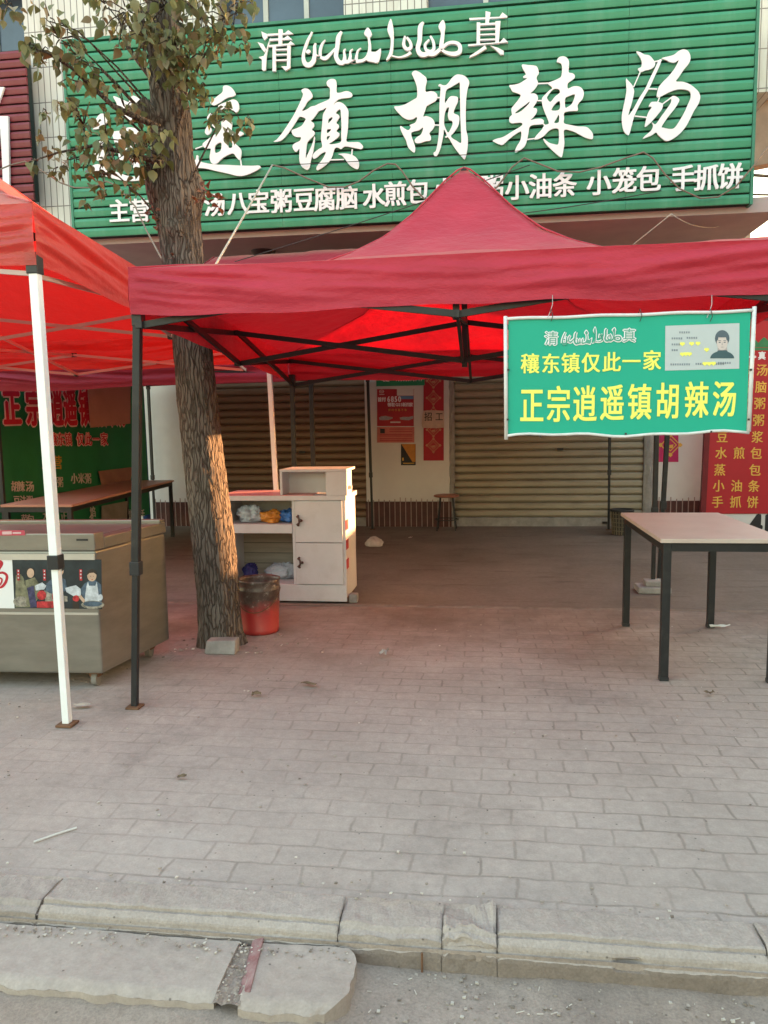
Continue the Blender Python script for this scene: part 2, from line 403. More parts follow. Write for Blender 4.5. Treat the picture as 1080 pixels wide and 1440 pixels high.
kerb(-1.268, -.399, .0028, 0, 'clean moulded kerb stone behind the red brick fragment')
kerb(-.397, -.118, .004, .006, 'short sunken kerb stone between the long moulded one and a broken lump', True)
kerb(-.116, .027, .017, .0, 'crumbled broken kerb stone with lumpy top beside a rusty rod', True, 8)
kerb(.03, .708, .0028, 0, 'long moulded kerb stone above the gravel at right with a pebble on top')
kerb(.710, 2.6, .010, .0, 'chipped kerb stone at the right edge of the view', True, 9)

# gutter slabs in the foreground
def slab(x0, x1, y0, y1, zt, name, label, round_r=False, m=None):
    mb = MB(); nx, ny = max(6, int((x1-x0)/.02)), 14
    def top(u, v):
        x = x0+(x1-x0)*u; y = y0+(y1-y0)*v
        yf = y0 + .016*nz((x, 0, 0), 5)+.010*nz((x, 0, 5), 19)+.004*nz((x, 0, 9), 60); y = yf+(y1-yf)*v
        if round_r: x = x0+(x1-.02*sin(pi*min(1, v*1.0))*0-x0 - (.05*(1-min(1, v/.35))**2 + .03*max(0, (v-.75)/.25)**2 + .006*nz((0, v*6, 1), 1)))*u
        z = zt + .007*nz((x, y, 0), 5)+.002*nz((x, y, 0), 30) - .016*max(0, 1-v*7)**1.5 + .004*nz((x, y, 4), 14)*max(0, 1-v*3)
        return (x, y, z)
    mb.grid(top, nx*2, ny*2)
    base = [top(i/nx, 0) for i in range(nx+1)]
    mb.add(base+[(p[0], p[1]-.006+.006*nz(p, 20), -.14) for p in base], [(i, i+1, nx+2+i, nx+1+i) for i in range(nx)])
    side = [top(1, j/ny) for j in range(ny+1)]
    mb.add(side+[(p[0]+.006*nz(p, 25), p[1], -.14) for p in side], [(i, i+1, ny+2+i, ny+1+i) for i in range(ny)])
    side = [top(0, j/ny) for j in range(ny+1)]
    mb.add(side+[(p[0], p[1], -.14) for p in side], [(i, i+1, ny+2+i, ny+1+i) for i in range(ny)])
    o = mb.build(name, m or M_kerb, origin=((x0+x1)/2, y0, -.13), smooth=True)
    tag(o, label, 'gutter slab', 'concrete gutter slabs by the kerb')
M_slab = ground_mat('gutter_slab_concrete', (.35, .28, .24), (.435, .365, .32), (.2, .17, .15))
slab(-3.2, -.665, 1.665, 1.878, -.040, 'gutter_slab', 'long dusty gutter slab along the kerb at lower left', m=M_slab)
slab(-.60, -.335, 1.655, 1.878, -.037, 'gutter_slab', 'short gutter slab with rounded right end, right of the red brick', True, m=M_slab)
mb = MB(); mb.grid(lambda u, v: (-.665+.07*u, 1.66+.21*v, -.046+.010*nz((u*3, v*6, 0), 1.6)), 6, 16)
tag(mb.build('dirt_strip', bpy.data.materials['brown_dirt']), kind='structure')
a = G(335, 1398, -.045); b = G(352, 1400, -.045); c = G(372, 1322, -.045); d = G(356, 1320, -.045)
mb = MB(); mb.hexa([(p.x, p.y, -.085) for p in (a, b, c, d)], [(a.x, a.y, -.042), (b.x, b.y, -.033), (c.x, c.y, -.030), (d.x, d.y, -.040)])
o = mb.build('brick_fragment', mat('red_brick_paint', (.20, .05, .052), .85, .3, 20, dirt=.7, dcol=(.36, .28, .26), dscale=18, bump=.5), origin=tuple(a), bevel=.004)
tag(o, 'dull red brick fragment wedged between two gutter slabs', 'brick')

# ------------------------------------------------------------------ shop building
WY = 10.2
def rib_mat(name, col, step, axis='X', dark=.35):
    return None
bld = thing('shop_building', 'two storey shop with roller shutters below and tiled columns above', 'building', (0, WY, 0))
mb = MB()
mb.box((-7.4, WY, 0), (-3.66, WY+.3, 3.45)); mb.box((-3.66, WY+.06, 2.6), (2.0, WY+.3, 3.45))
mb.box((2.14, WY, 0), (3.02, WY+.3, 3.45))
mb.build('wall', M_wallwhite, bld)
mb = MB(); mb.box((-1.59, WY-.05, .34), (-.475, WY+.25, 2.6)); mb.build('pillar', M_wallwhite, bld, bevel=.01)
mb = MB(); mb.box((-7.4, WY+.02, 6.95), (3.2, WY+4, 9.6)); mb.box((-7.4, WY+.35, 0), (3.0, WY+4, 6.95))
mb.build('upper_wall', M_tan, bld)
mb = MB(); mb.box((-7.4, 8.62, 3.47), (3.0, WY+.3, 3.62)); mb.build('soffit', M_soffit, bld)
mb = MB(); mb.box((3.02, WY-.02, 0), (3.2, WY+.34, 6.95)); mb.build('corner_post', M_tan, bld)
# dark ribbed dado
M_dado = mat('maroon_tile_dado', (.085, .03, .028), .45, .3, 10)
def dado(x0, x1):
    mb = MB(); mb.box((x0, WY-.052, .0), (x1, WY-.01, .34), 0); x = x0+.03
    while x < x1-.02: mb.box((x, WY-.058, .0), (x+.011, WY-.0525, .36+.04*random.random()), 1); x += .072
    mb.build('tiled_dado', [M_dado, mat('pale_grout', (.34, .24, .22), .8, .2)], bld)
dado(-1.6, -.45); dado(2.16, 3.0); dado(-4.6, -3.68)
mb = MB()
def col_fn(u, v):
    z = 3.4*v; return (2.0+.14*u, WY-.03-.03*sin(pi*u)+.02*nz((u*2, z*2, 0), 3), z)
mb.grid(col_fn, 6, 80); mb.build('concrete_jamb', M_conc, bld)
mb = MB(); mb.grid(lambda u, v: (-.475+.07*u+.012*nz((0, v*30, 0), 1), WY-.045-.012*nz((u*3, v*20, 1), 1.5), 3.4*v), 5, 80)
mb.build('concrete_jamb', M_conc, bld)
# roller shutters
def shutter_mat(name, col):
    k = NT(name)
    c = k.ramp(k.noise(1.2, 6, .6), [(.3, tuple(x*.85 for x in col)), (.7, tuple(x*1.12 for x in col))])
    c = k.mix(c, (.12, .09, .06), k.ramp(k.noise(3, 8, .75, stretch=(.6, 1, 3)), [(.52, 0.0), (.76, .6)]))
    k.l(c, k.b.inputs['Base Color']); k.b.inputs['Roughness'].default_value = .5; k.b.inputs['Metallic'].default_value = .15; return k.m
M_shut = shutter_mat('cream_shutter', (.34, .29, .215)); M_shut2 = shutter_mat('brown_shutter', (.24, .155, .10))
def shutter(x0, x1, m, lab):
    mb = MB(); p = .098; n = int(2.6/p); prof = []
    for i in range(n):
        z = .12+i*p
        prof += [(WY+.05, z), (WY+.028, z+.008), (WY+.012, z+.03), (WY+.012, z+.07), (WY+.028, z+.092)]
    mb.add([(x0, y, z) for y, z in prof]+[(x1, y, z) for y, z in prof], [(i, len(prof)+i, len(prof)+i+1, i+1) for i in range(len(prof)-1)])
    sh = mb.build('roller_shutter', m, bld, recalc=True); sh['label'] = lab
    q = MB(); q.box((x0, WY+.0, .0), (x1, WY+.06, .12)); q.build('bottom_rail', M_conc, sh, bevel=.005)
    q = MB(); q.box(((x0+x1)/2+.12, WY-.012, 1.0), ((x0+x1)/2+.2, WY+.012, 1.03)); q.build('lock', M_black, sh)
    q = MB(); q.box((x1-.5, WY-.02, .04), (x1-.42, WY+.0, .07)); q.build('handle', M_black, sh)
shutter(-3.66, -1.59, M_shut2, 'brownish roller shutter behind the white counter')
shutter(-.405, 2.0, M_shut, 'cream roller shutter behind the hanging green sign')
mb = MB(); mb.lathe((-2.66, 9.3, 3.40), [(.0, 0), (.1, .01), (.14, .045), (.15, .075)], 20); mb.build('soffit_lamp', mat('dark_lamp', (.05, .035, .035), .5), bld, smooth=True)
# first floor: ribbed white tile columns and window bands
def tile_mat():
    k = NT('white_strip_tile'); v = k.tc.outputs['Object']
    br = k.n('ShaderNodeTexBrick'); mp = k.n('ShaderNodeMapping'); mp.inputs['Rotation'].default_value = (R(90), 0, 0); k.l(v, mp.inputs[0])
    k.l(mp.outputs[0], br.inputs['Vector']); br.offset = 0; br.inputs['Scale'].default_value = 1
    br.inputs['Brick Width'].default_value = .082; br.inputs['Row Height'].default_value = .42; br.inputs['Mortar Size'].default_value = .006; br.inputs['Mortar Smooth'].default_value = .2
    br.inputs['Color1'].default_value = (.62, .57, .54, 1); br.inputs['Color2'].default_value = (.70, .66, .63, 1); br.inputs['Mortar'].default_value = (.2, .17, .16, 1)
    c = k.mix(br.outputs[0], (.36, .28, .23), k.ramp(k.noise(1.3, 7, .7, stretch=(3, 1, .5)), [(.5, 0.0), (.75, .6)]))
    k.l(c, k.b.inputs['Base Color']); k.b.inputs['Roughness'].default_value = .4
    inv = k.n('ShaderNodeMath', operation='SUBTRACT'); inv.inputs[0].default_value = 1; k.l(br.outputs['Fac'], inv.inputs[1])
    k.l(k.bump(inv.outputs[0], .8, .01), k.b.inputs['Normal']); return k.m
M_tile = tile_mat()
mb = MB()
for x0, x1 in ((-6.0, -5.0), (-5.0, -3.26), (-1.68, -.66)):
    pass
def tcol(x0, x1, y0=9.55, z0=3.62, z1=6.95):
    mb = MB(); mb.box((x0, y0, z0), (x1, WY+.3, z1)); mb.build('tiled_column', M_tile, bld)
tcol(-5.93, -4.66, 9.55, 3.62, 5.30); tcol(-5.72, -4.66, 9.55, 5.30, 6.95); tcol(-4.66, -3.2, 9.57, 5.0); tcol(-1.66, -.68, 9.55, 5.0); tcol(2.74, 3.2, 9.56, 5.0)
for x0, x1 in ((-7.4, -5.72), (-3.2, -1.66), (-.68, 2.74)):
    mb = MB(); mb.box((x0, 9.86, 5.0), (x1, 9.90, 6.95)); wn = mb.build('window', M_glass, bld)
    mb = MB(); n = 3 if x1-x0 < 2 else 5
    for i in range(1, n):
        xx = x0+(x1-x0)*(i/n if n > 2 else .5); mb.box((xx-.03, 9.83, 5.01), (xx+.03, 9.858, 6.94))
    mb.box((x0, 9.832, 5.9), (x1, 9.858, 5.95)); mb.build('frame', M_frame, wn)
mb = MB(); mb.box((-7.4, 9.5, 6.95), (3.25, WY+.02, 7.2)); mb.build('cornice', M_wallwhite, bld)

# blocks added unseen to the right: they shade the stalls and shape the sunbeam
nb = thing('added_shade_block', 'unseen plain tan block added beyond the right edge to shade the stalls', 'building', (10, 2, 0))
mb = MB(); mb.box((6.0, -7, -.12), (14, 7.88, 5.2)); mb.build('wall', M_tan, nb)  # body of the added shade block, unseen
mb = MB(); mb.box((5.9, -7.1, 5.2), (14.1, 7.88, 5.4)); mb.build('roof', M_conc, nb)  # top of the added shade block, unseen
mb = MB(); mb.box((6.0, 7.881, 2.64), (7.2, 8.36, 5.2)); mb.build('upper_blocker', M_tan, nb)  # added over the gap to cut off the upper sunbeam
nb2 = thing('added_side_blocker', 'unseen plain tan block added right of the shop to limit the sunbeam', 'building', (10, 12, 0))
mb = MB(); mb.box((6.0, 9.95, -.12), (6.9, 14.5, 5.0)); mb.build('wall', M_tan, nb2)  # unseen block added to cut the far side of the beam
mb = MB(); mb.box((5.9, 9.95, 5.0), (7.0, 14.6, 5.2)); mb.build('roof', M_conc, nb2)  # top of the added side blocker, unseen
yw = MB(); yw.box((6.1, 7.89, -.12), (6.3, 9.94, 1.58))  # added low in the gap, keeps the sun off the ground
tag(yw.build('added_low_blocker', M_tan, origin=(6.1, 10, -.12)), 'unseen low tan wall added across the sun gap to keep sun off the ground', 'wall')
# upper floor piece of the house beyond the shop corner
rb = thing('corner_house', 'beige house corner jutting out high up beyond the right end of the green signboard', 'building', (4.2, 11, 0))
mb = MB(); mb.box((3.22, 10.25, 5.35), (6.0, 10.9, 9)); mb.build('wall', M_tan, rb)
mb = MB(); mb.box((3.22, 10.1, 5.15), (6.0, 10.9, 5.349)); mb.build('ledge', M_wallwhite, rb)
mb = MB(); mb.hexa([(3.22, 10.2, 4.40), (6, 10.2, 4.80), (6, 10.42, 4.80), (3.22, 10.42, 4.40)], [(3.22, 10.2, 5.149), (6, 10.2, 5.149), (6, 10.42, 5.149), (3.22, 10.42, 5.149)]); mb.build('lower_panel', mat('weathered_panel', (.33, .24, .19), .85, .25, 3), rb)

# ------------------------------------------------------------------ big green signboard
SY = 8.5
sp = lambda px, py: Y(px, py, SY-.022)
sg = thing('shop_signboard', 'wide green slatted shop signboard with large white brush lettering', 'signboard', (-1, SY, 3.53))
def slat_mat(name, col, streak):
    k = NT(name)
    c = k.ramp(k.noise(1.0, 5, .6), [(.3, tuple(x*.88 for x in col)), (.72, tuple(x*1.12 for x in col))])
    c = k.mix(c, streak, k.ramp(k.noise(1.6, 8, .7, stretch=(2.5, 1, .35)), [(.48, 0.0), (.8, .55)]))
    k.l(c, k.b.inputs['Base Color']); k.b.inputs['Roughness'].default_value = .42; k.b.inputs['Specular IOR Level'].default_value = .4; return k.m
M_slat = slat_mat('green_slat_paint', (.045, .25, .14), (.16, .34, .25))
M_slatred = slat_mat('maroon_slat_paint', (.18, .022, .035), (.26, .07, .08))
def slats(x0, x1, z0, z1, y, n, m, parent):
    mb = MB(); p = (z1-z0)/n
    for i in range(n):
        z = z0+i*p; a = .004*nz((i*3.3, 0, 0), 1)
        pr = [(y+.035, z+.002), (y+.004+a, z+.003), (y+a, z+.02), (y-.006+a, z+p*.55), (y+a, z+p-.024), (y+.006+a, z+p-.017), (y+.035, z+p-.013)]
        k = len(pr); seg = 6
        for s_ in range(seg):
            xa = x0+(x1-x0)*s_/seg; xb = x0+(x1-x0)*(s_+1)/seg-.003
            mb.add([(xa, yy, zz) for yy, zz in pr]+[(xb, yy, zz) for yy, zz in pr], [(j, k+j, k+j+1, j+1) for j in range(k-1)]+[tuple(range(k)), tuple(range(k, 2*k))])
    mb.build('slat_panel', m, parent)
    mb = MB(); mb.box((x0, y+.032, z0), (x1, y+.11, z1)); mb.build('backing', mat('dark_backing', (.02, .03, .028), .8), parent)
SX0, SX1, SZ0, SZ1 = -4.625, 2.65, 3.53, 5.62
slats(SX0, SX1, SZ0, SZ1, SY, 19, M_slat, sg)
mb = MB(); mb.box((SX1+.001, SY-.012, SZ0-.01), (SX1+.03, SY+1.0, SZ1)); mb.box((SX0-.03, SY-.012, SZ0-.01), (SX0-.001, SY+1.0, SZ1)); mb.box((SX0-.03, SY-.01, SZ1+.001), (SX1+.03, SY+1.0, SZ1+.03))
mb.build('side_casing', mat('green_casing', (.05, .2, .13), .5), sg)
mb = MB(); mb.box((SX0, SY+.111, SZ0), (SX1, SY+.14, SZ0+.14)); mb.box((SX0, SY+.3, SZ0-.03), (SX1, SY+.34, SZ0+.1)); mb.build('under_frame', M_soffit, sg)

CH = {}
# traced brush characters: crop origin and scale, then pieces (outline, holes)
CH['zhen'] = ((380,100,.12963), [
 ([(40,770),(75,745),(130,680),(190,590),(245,505),(300,400),(345,300),(358,255),(340,215),(375,193),(415,200),(445,230),(463,275),(445,305),(405,340),(380,385),(348,437),(400,420),(445,390),(490,380),(530,360),(590,335),(645,305),(650,250),(648,190),(620,160),(615,125),(640,98),(680,90),(710,100),(722,135),(722,190),(724,235),(760,240),(810,225),(850,225),(885,245),(893,270),(870,292),(800,300),(745,312),(705,345),(690,378),(712,350),(745,340),(790,355),(830,395),(850,440),(848,520),(845,620),(835,700),(832,768),(900,775),(960,775),(990,795),(1010,825),(990,850),(950,845),(880,830),(810,822),(770,850),(740,835),(702,845),(670,940),(630,1000),(570,1050),(515,1080),(503,1055),(525,1015),(570,960),(606,884),(560,897),(510,940),(475,955),(462,925),(485,885),(530,850),(566,822),(553,740),(560,640),(568,560),(575,480),(600,430),(612,402),(570,425),(530,440),(500,480),(470,520),(445,545),(475,570),(478,605),(455,640),(480,660),(485,690),(440,740),(405,780),(393,860),(388,950),(410,905),(440,840),(468,770),(480,715),(488,740),(470,870),(445,970),(430,1050),(405,1075),(370,1060),(335,1025),(318,960),(320,850),(300,868),(280,880),(255,855),(245,815),(275,785),(325,760),(335,722),(300,720),(265,710),(240,680),(240,645),(290,625),(340,600),(370,560),(385,520),(325,500),(290,545),(240,620),(190,690),(140,745),(90,768)],
  [[(715,460),(745,425),(765,430),(770,500),(775,600),(772,700),(768,772),(700,795),(640,795),(690,760),(745,715),(752,680),(720,655),(745,620),(746,590),(720,565),(752,510),(745,480)],[(630,570),(635,530),(665,505),(680,515),(655,550)],[(620,678),(620,640),(662,635),(648,660)],[(620,750),(618,715),(652,707),(637,735)]]),
 ([(740,905),(800,898),(860,905),(920,930),(960,980),(965,1040),(945,1068),(900,1050),(850,1010),(815,960),(780,920)], [])])
CH['hu'] = ((545,85,.12037), [
 ([(285,155),(320,125),(365,138),(410,170),(450,205),(460,250),(445,310),(450,372),(500,365),(545,372),(578,400),(582,440),(560,480),(510,510),(460,540),(440,590),(418,658),(455,655),(510,675),(545,715),(550,770),(520,820),(490,855),(508,900),(500,940),(440,950),(390,968),(335,970),(318,935),(345,900),(385,875),(408,835),(413,788),(370,820),(310,835),(278,852),(285,900),(310,970),(325,1030),(315,1080),(280,1060),(240,1015),(215,935),(180,870),(150,800),(155,770),(200,800),(245,820),(272,782),(260,760),(320,735),(343,695),(340,665),(300,690),(245,698),(190,675),(140,630),(100,585),(80,545),(130,540),(190,525),(250,495),(310,460),(345,430),(345,330),(330,270),(300,195)], []),
 ([(595,295),(615,282),(645,295),(680,295),(710,270),(750,215),(800,175),(850,172),(900,188),(940,225),(955,270),(935,340),(920,450),(915,560),(915,700),(920,820),(938,900),(938,980),(930,1060),(905,1155),(880,1145),(830,1085),(780,1020),(712,908),(685,910),(672,895),(692,878),(660,812),(655,860),(640,940),(622,1020),(598,1085),(570,1122),(545,1115),(538,1085),(565,1060),(585,975),(600,860),(605,700),(608,500),(620,325),(600,310)],
  [[(690,350),(740,320),(800,285),(842,267),(845,350),(848,500),(850,640),(855,760),(860,880),(858,968),(810,945),(760,915),(742,885),(780,840),(825,770),(840,700),(830,650),(775,620),(790,560),(820,490),(822,440),(790,425),(740,425),(710,450),(685,490),(670,500),(674,420)],[(690,570),(718,555),(712,600),(705,650),(720,700),(755,715),(760,750),(735,810),(707,848),(675,790),(662,740),(667,640)]])])
CH['la'] = ((690,70,.13889), [
 ([(318,155),(380,160),(440,165),(470,180),(488,240),(470,270),(465,300),(480,345),(455,390),(430,420),(402,447),(440,447),(470,465),(478,505),(455,550),(430,590),(465,600),(465,640),(430,690),(402,718),(450,705),(510,703),(538,725),(525,755),(470,762),(420,768),(392,792),(380,860),(365,930),(340,985),(290,1025),(255,1043),(245,1030),(265,980),(300,920),(310,850),(300,832),(250,860),(180,915),(125,965),(90,963),(50,945),(20,925),(60,905),(130,885),(220,830),(308,777),(316,745),(260,745),(215,748),(190,730),(190,690),(215,662),(212,640),(210,600),(240,560),(280,510),(303,465),(270,445),(225,430),(205,400),(188,365),(230,360),(290,345),(340,315),(368,292),(335,290),(330,275),(355,255),(345,230),(325,195)],
  [[(245,645),(300,598),(350,563),(390,530),(386,550),(332,605),(282,640)]]),
 ([(670,130),(675,100),(700,78),(740,73),(775,92),(792,130),(790,190),(790,235),(830,245),(852,270),(840,300),(790,335),(777,360),(782,398),(830,378),(880,375),(920,395),(942,440),(930,500),(895,540),(878,570),(880,620),(830,625),(747,640),(743,700),(742,748),(800,765),(880,780),(960,785),(1000,810),(1030,850),(1035,890),(1020,910),(960,895),(900,865),(830,830),(747,815),(742,880),(745,960),(735,1020),(722,1085),(700,1088),(670,1065),(610,1010),(560,960),(532,910),(545,910),(590,945),(640,960),(678,963),(690,920),(690,850),(683,807),(640,802),(590,825),(540,875),(490,905),(440,912),(460,875),(510,820),(545,770),(588,750),(570,690),(540,620),(520,550),(520,495),(550,460),(590,420),(622,396),(610,375),(575,345),(620,325),(680,300),(713,272),(722,200),(715,150),(690,135)],
  [[(570,490),(600,440),(640,402),(690,407),(698,440),(650,480),(602,533)],[(620,620),(625,590),(660,545),(698,527),(693,610)],[(754,500),(790,475),(848,457),(843,500),(818,555),(780,583),(754,588)],[(642,743),(665,702),(688,664),(688,738)]])])
CH['tang'] = ((865,60,.12037), [
 ([(245,110),(290,118),(340,145),(395,155),(435,195),(465,245),(450,290),(400,320),(350,330),(305,350),(280,340),(265,310),(300,290),(310,240),(295,190),(270,150)], []),
 ([(125,430),(150,450),(195,500),(215,550),(218,600),(190,720),(152,855),(215,770),(280,650),(350,540),(400,430),(460,310),(505,215),(535,205),(520,270),(460,400),(400,530),(330,650),(270,760),(220,870),(190,980),(165,1070),(145,1085),(110,1055),(85,990),(75,880),(90,780),(115,660),(130,560)], []),
 ([(540,190),(610,170),(680,150),(740,105),(790,87),(840,100),(870,145),(875,205),(850,260),(800,320),(740,410),(708,460),(790,465),(870,495),(930,540),(975,590),(990,650),(970,720),(920,800),(870,900),(820,990),(750,1070),(670,1130),(600,1155),(550,1130),(500,1085),(475,1055),(430,1085),(370,1110),(320,1130),(345,1095),(400,1050),(430,1010),(440,970),(425,935),(470,958),(540,860),(600,780),(650,700),(655,640),(690,630),(740,660),(740,700),(690,780),(610,880),(542,985),(560,1000),(640,1015),(690,1000),(740,930),(800,830),(850,720),(880,640),(870,580),(810,555),(720,555),(620,590),(520,640),(485,635),(490,580),(510,520),(560,460),(620,400),(690,310),(738,215),(690,240),(640,235),(595,212)], []),
 ([(390,745),(415,705),(450,698),(500,700),(550,725),(545,780),(500,840),(440,910),(400,950),(345,990),(360,900),(385,820),(425,760),(400,755)], [])])
CH['yao'] = ((260,110,.11111), [
 ([(330,310),(420,230),(480,180),(490,110),(540,98),(600,130),(645,200),(620,235),(540,255),(430,325),(370,350)], []),
 ([(430,352),(560,295),(620,275),(670,300),(692,360),(680,420),(640,440),(590,400),(520,390),(460,400)], []),
 ([(285,510),(330,450),(370,490),(420,560),(440,600),(390,640),(330,580)], []),
 ([(260,690),(280,630),(310,600),(345,660),(330,700),(290,725)], []),
 ([(230,850),(260,810),(340,750),(430,690),(470,640),(470,560),(530,530),(600,560),(600,700),(700,680),(750,710),(690,745),(562,762),(557,878),(606,878),(600,800),(650,840),(710,900),(720,960),(700,1040),(660,1010),(620,960),(560,975),(480,1020),(410,1085),(350,1085),(320,1020),(330,940),(330,895),(270,895)], [[(390,860),(465,822),(460,920),(392,950)]]),
 ([(-180,1040),(-120,1070),(60,1085),(140,1040),(155,985),(178,992),(185,1050),(270,1080),(400,1100),(560,1105),(700,1112),(850,1115),(940,1112),(965,1135),(920,1170),(830,1215),(740,1242),(660,1240),(540,1210),(400,1180),(270,1150),(145,1140),(-60,1130),(-170,1085)], [])])
CH['xiao'] = ((100,110,.14815), [
 ([(405,175),(490,205),(550,230),(560,195),(600,170),(660,210),(660,265),(592,278),(600,350),(590,430),(530,400),(470,330),(430,290),(440,250)], []),
 ([(400,520),(480,500),(560,470),(640,500),(630,600),(604,640),(640,740),(650,830),(655,890),(600,860),(570,780),(520,760),(470,790),(450,700),(420,620)], [[(490,600),(560,570),(560,640),(500,680)]]),
 ([(215,480),(250,380),(300,340),(370,375),(300,470),(220,490)], []),
 ([(230,640),(300,600),(330,680),(300,780),(240,770)], []),
 ([(190,850),(260,820),(330,850),(430,890),(560,935),(650,925),(730,860),(800,850),(820,890),(770,935),(650,975),(500,975),(350,940),(250,910),(200,900)], [])])
LET = {}
for nm in ('xiao', 'yao', 'zhen', 'hu', 'la', 'tang'):
    tf, pcs = CH[nm]; mb = MB()
    for i, (o_, hs) in enumerate(pcs): cut(mb, [o_]+hs, tf, sp, .014 + .0013*i, lift=.0)
    mb.build('brush_character', M_white, sg)
# thin stays that hold the loose strokes together
def stays(tf, segs):
    for (x0, y0, x1, y1) in segs:
        mb = MB(); a = Y(tf[0]+x0*tf[2], tf[1]+y0*tf[2], SY-.029); b = Y(tf[0]+x1*tf[2], tf[1]+y1*tf[2], SY-.029); mb.bar(a, b, .014, .012); mb.build('letter_stay', M_white, sg)
stays(CH['zhen'][0], [(650,965,800,960),(890,850,885,910)])
stays(CH['hu'][0], [(580,435,610,437),(550,757,605,757)])
stays(CH['la'][0], [(470,345,580,340),(475,517,525,517),(370,910,440,900),(530,750,560,775)])
stays(CH['tang'][0], [(295,340,215,520),(460,225,545,205),(390,540,490,545),(230,860,370,875),(520,635,495,700),(550,720,660,640)])
stays(CH['yao'][0], [(230,860,135,895),(705,1030,715,1110)])
# small heading: clear-cut characters and the flowing script between them
T7, T8 = (355,20,.17593), (535,10,.17593)
mb = MB(); k_ = 0
def piece(mb, poly, tf, sm=False):
    global k_; k_ += 1; cut(mb, [poly], tf, sp, .02+.0008*k_, smooth=sm)
for p in ([(75,145),(120,165),(125,190),(100,215),(85,190)], [(45,230),(90,245),(115,290),(100,310),(75,280)],
          [(150,195),(135,250),(117,340),(110,455),(95,460),(80,450),(80,370),(55,350),(75,345),(95,340),(110,310),(130,240)],
          [(125,165),(265,158),(290,135),(330,165),(125,182)], [(140,205),(260,198),(285,178),(322,210),(140,222)], [(135,255),(290,243),(310,223),(342,250),(135,271)],
          [(212,130),(245,130),(240,255),(212,255)], [(165,268),(192,263),(192,465),(165,465)], [(283,260),(310,258),(305,440),(270,460),(235,425),(280,425)],
          [(185,288),(290,283),(290,296),(185,300)], [(185,328),(290,324),(290,336),(185,340)], [(185,372),(290,368),(290,380),(185,384)]):
    piece(mb, p, T7)
mb.build('heading_character', M_white, sg)
mb = MB(); k_ = 0
for p in ([(710,95),(950,85),(975,50),(1015,80),(1010,92),(712,112)], [(840,40),(880,50),(865,145),(838,145)], [(770,130),(798,130),(796,305),(768,308)],
          [(918,122),(960,118),(945,300),(918,300)], [(790,140),(925,132),(925,148),(790,156)], [(790,182),(925,176),(925,187),(790,193)], [(790,224),(925,218),(925,229),(790,235)], [(790,265),(925,260),(925,271),(790,277)],
          [(700,308),(955,290),(985,255),(1020,290),(702,322)], [(835,315),(850,340),(770,390),(710,415),(715,400),(790,350)], [(880,318),(940,335),(985,360),(985,390),(960,390),(920,350)]):
    piece(mb, p, T8)
mb.build('heading_character', M_white, sg)
AR7 = [[(480,148,14),(440,230,22),(410,330,24),(420,395,36),(455,412,40),(490,380,36),(500,320,28),(500,260,22),(510,238,10)],
 [(505,330,20),(540,350,24),(545,290,22),(560,245,18),(585,212,8)], [(545,350,20),(585,360,30),(625,325,22),(665,280,14)],
 [(715,145,16),(690,190,34),(680,270,32),(670,340,34),(695,390,36),(730,390,34),(740,350,24),(735,300,16),(750,285,6)],
 [(735,385,30),(770,385,28),(785,345,22),(785,305,14),(805,285,6)], [(785,380,28),(825,385,28),(835,340,20),(845,300,14),(870,278,6)],
 [(830,385,28),(890,375,24),(930,330,26),(940,260,22),(930,190,18)]]
AR7P = [[(925,115),(957,165),(935,195),(895,165)], [(925,310),(985,310),(1030,285),(1010,390),(960,390),(915,375)], [(430,310),(450,290),(470,305),(450,325)]]
AR8 = [[(85,395,12),(150,410,12),(210,395,20),(245,370,24)], [(198,240,14),(188,310,26),(215,345,26),(245,330,26),(240,290,22),(212,250,18)],
 [(345,130,14),(320,170,36),(315,270,34),(300,340,34),(325,385,40),(370,385,36),(390,350,28)], [(400,240,14),(425,290,22),(425,350,24),(380,365,24),(357,315,20),(392,270,14)],
 [(480,345,28),(430,385,30),(385,385,28)], [(480,350,24),(540,300,24),(600,295,26),(635,320,30),(630,370,34),(580,385,34),(520,370,24),(485,345,20)]]
AR8P = [[(85,105),(105,180),(108,280),(98,380),(65,430),(48,430),(75,370),(85,270),(58,190)], [(500,115),(520,155),(515,200),(500,330),(470,330),(485,220),(465,165)]]
def grow(p, d):
    cx = sum(q[0] for q in p)/len(p); cy = sum(q[1] for q in p)/len(p)
    w_ = max(q[0] for q in p)-min(q[0] for q in p); h_ = max(q[1] for q in p)-min(q[1] for q in p)
    return [(cx+(x-cx)*(1+2*d/w_), cy+(y-cy)*(1+2*d/h_)) for x, y in p]
def script(mb, sx, plane_tf7, plane_tf8, plane, th, st, mi=0, fat=0):
    k = 0
    for tf, A, Pp in ((plane_tf7, AR7, AR7P), (plane_tf8, AR8, AR8P)):
        for s_ in A: cut(mb, [brush([(x, y, max(7, w_+fat)) for x, y, w_ in s_])], tf, plane, th+st*k, smooth=False, mi=mi); k += 1
        for s_ in Pp: cut(mb, [grow(s_, fat/2) if fat else s_], tf, plane, th+st*k, smooth=True, mi=mi); k += 1
mb = MB(); script(mb, 1, T7, T8, sp, .02, .0008); mb.build('script_lettering', M_white, sg)
ROWS = [[('主',168,297),('营',197,296)], [('胡',236,292),('辣',268,290),('汤',302,288)], [('八',335,286),('宝',364,284),('粥',396,283)], [('豆',428,281),('腐',457,280),('脑',488,278)],
        [('水',526,276),('煎',556,273),('包',588,270)], [('小',625,268),('米',658,266),('粥',692,264)], [('小',727,264),('油',760,262),('条',794,260)], [('小',842,257),('笼',878,254),('包',912,252)], [('手',960,251),('抓',993,250),('饼',1027,248)]]
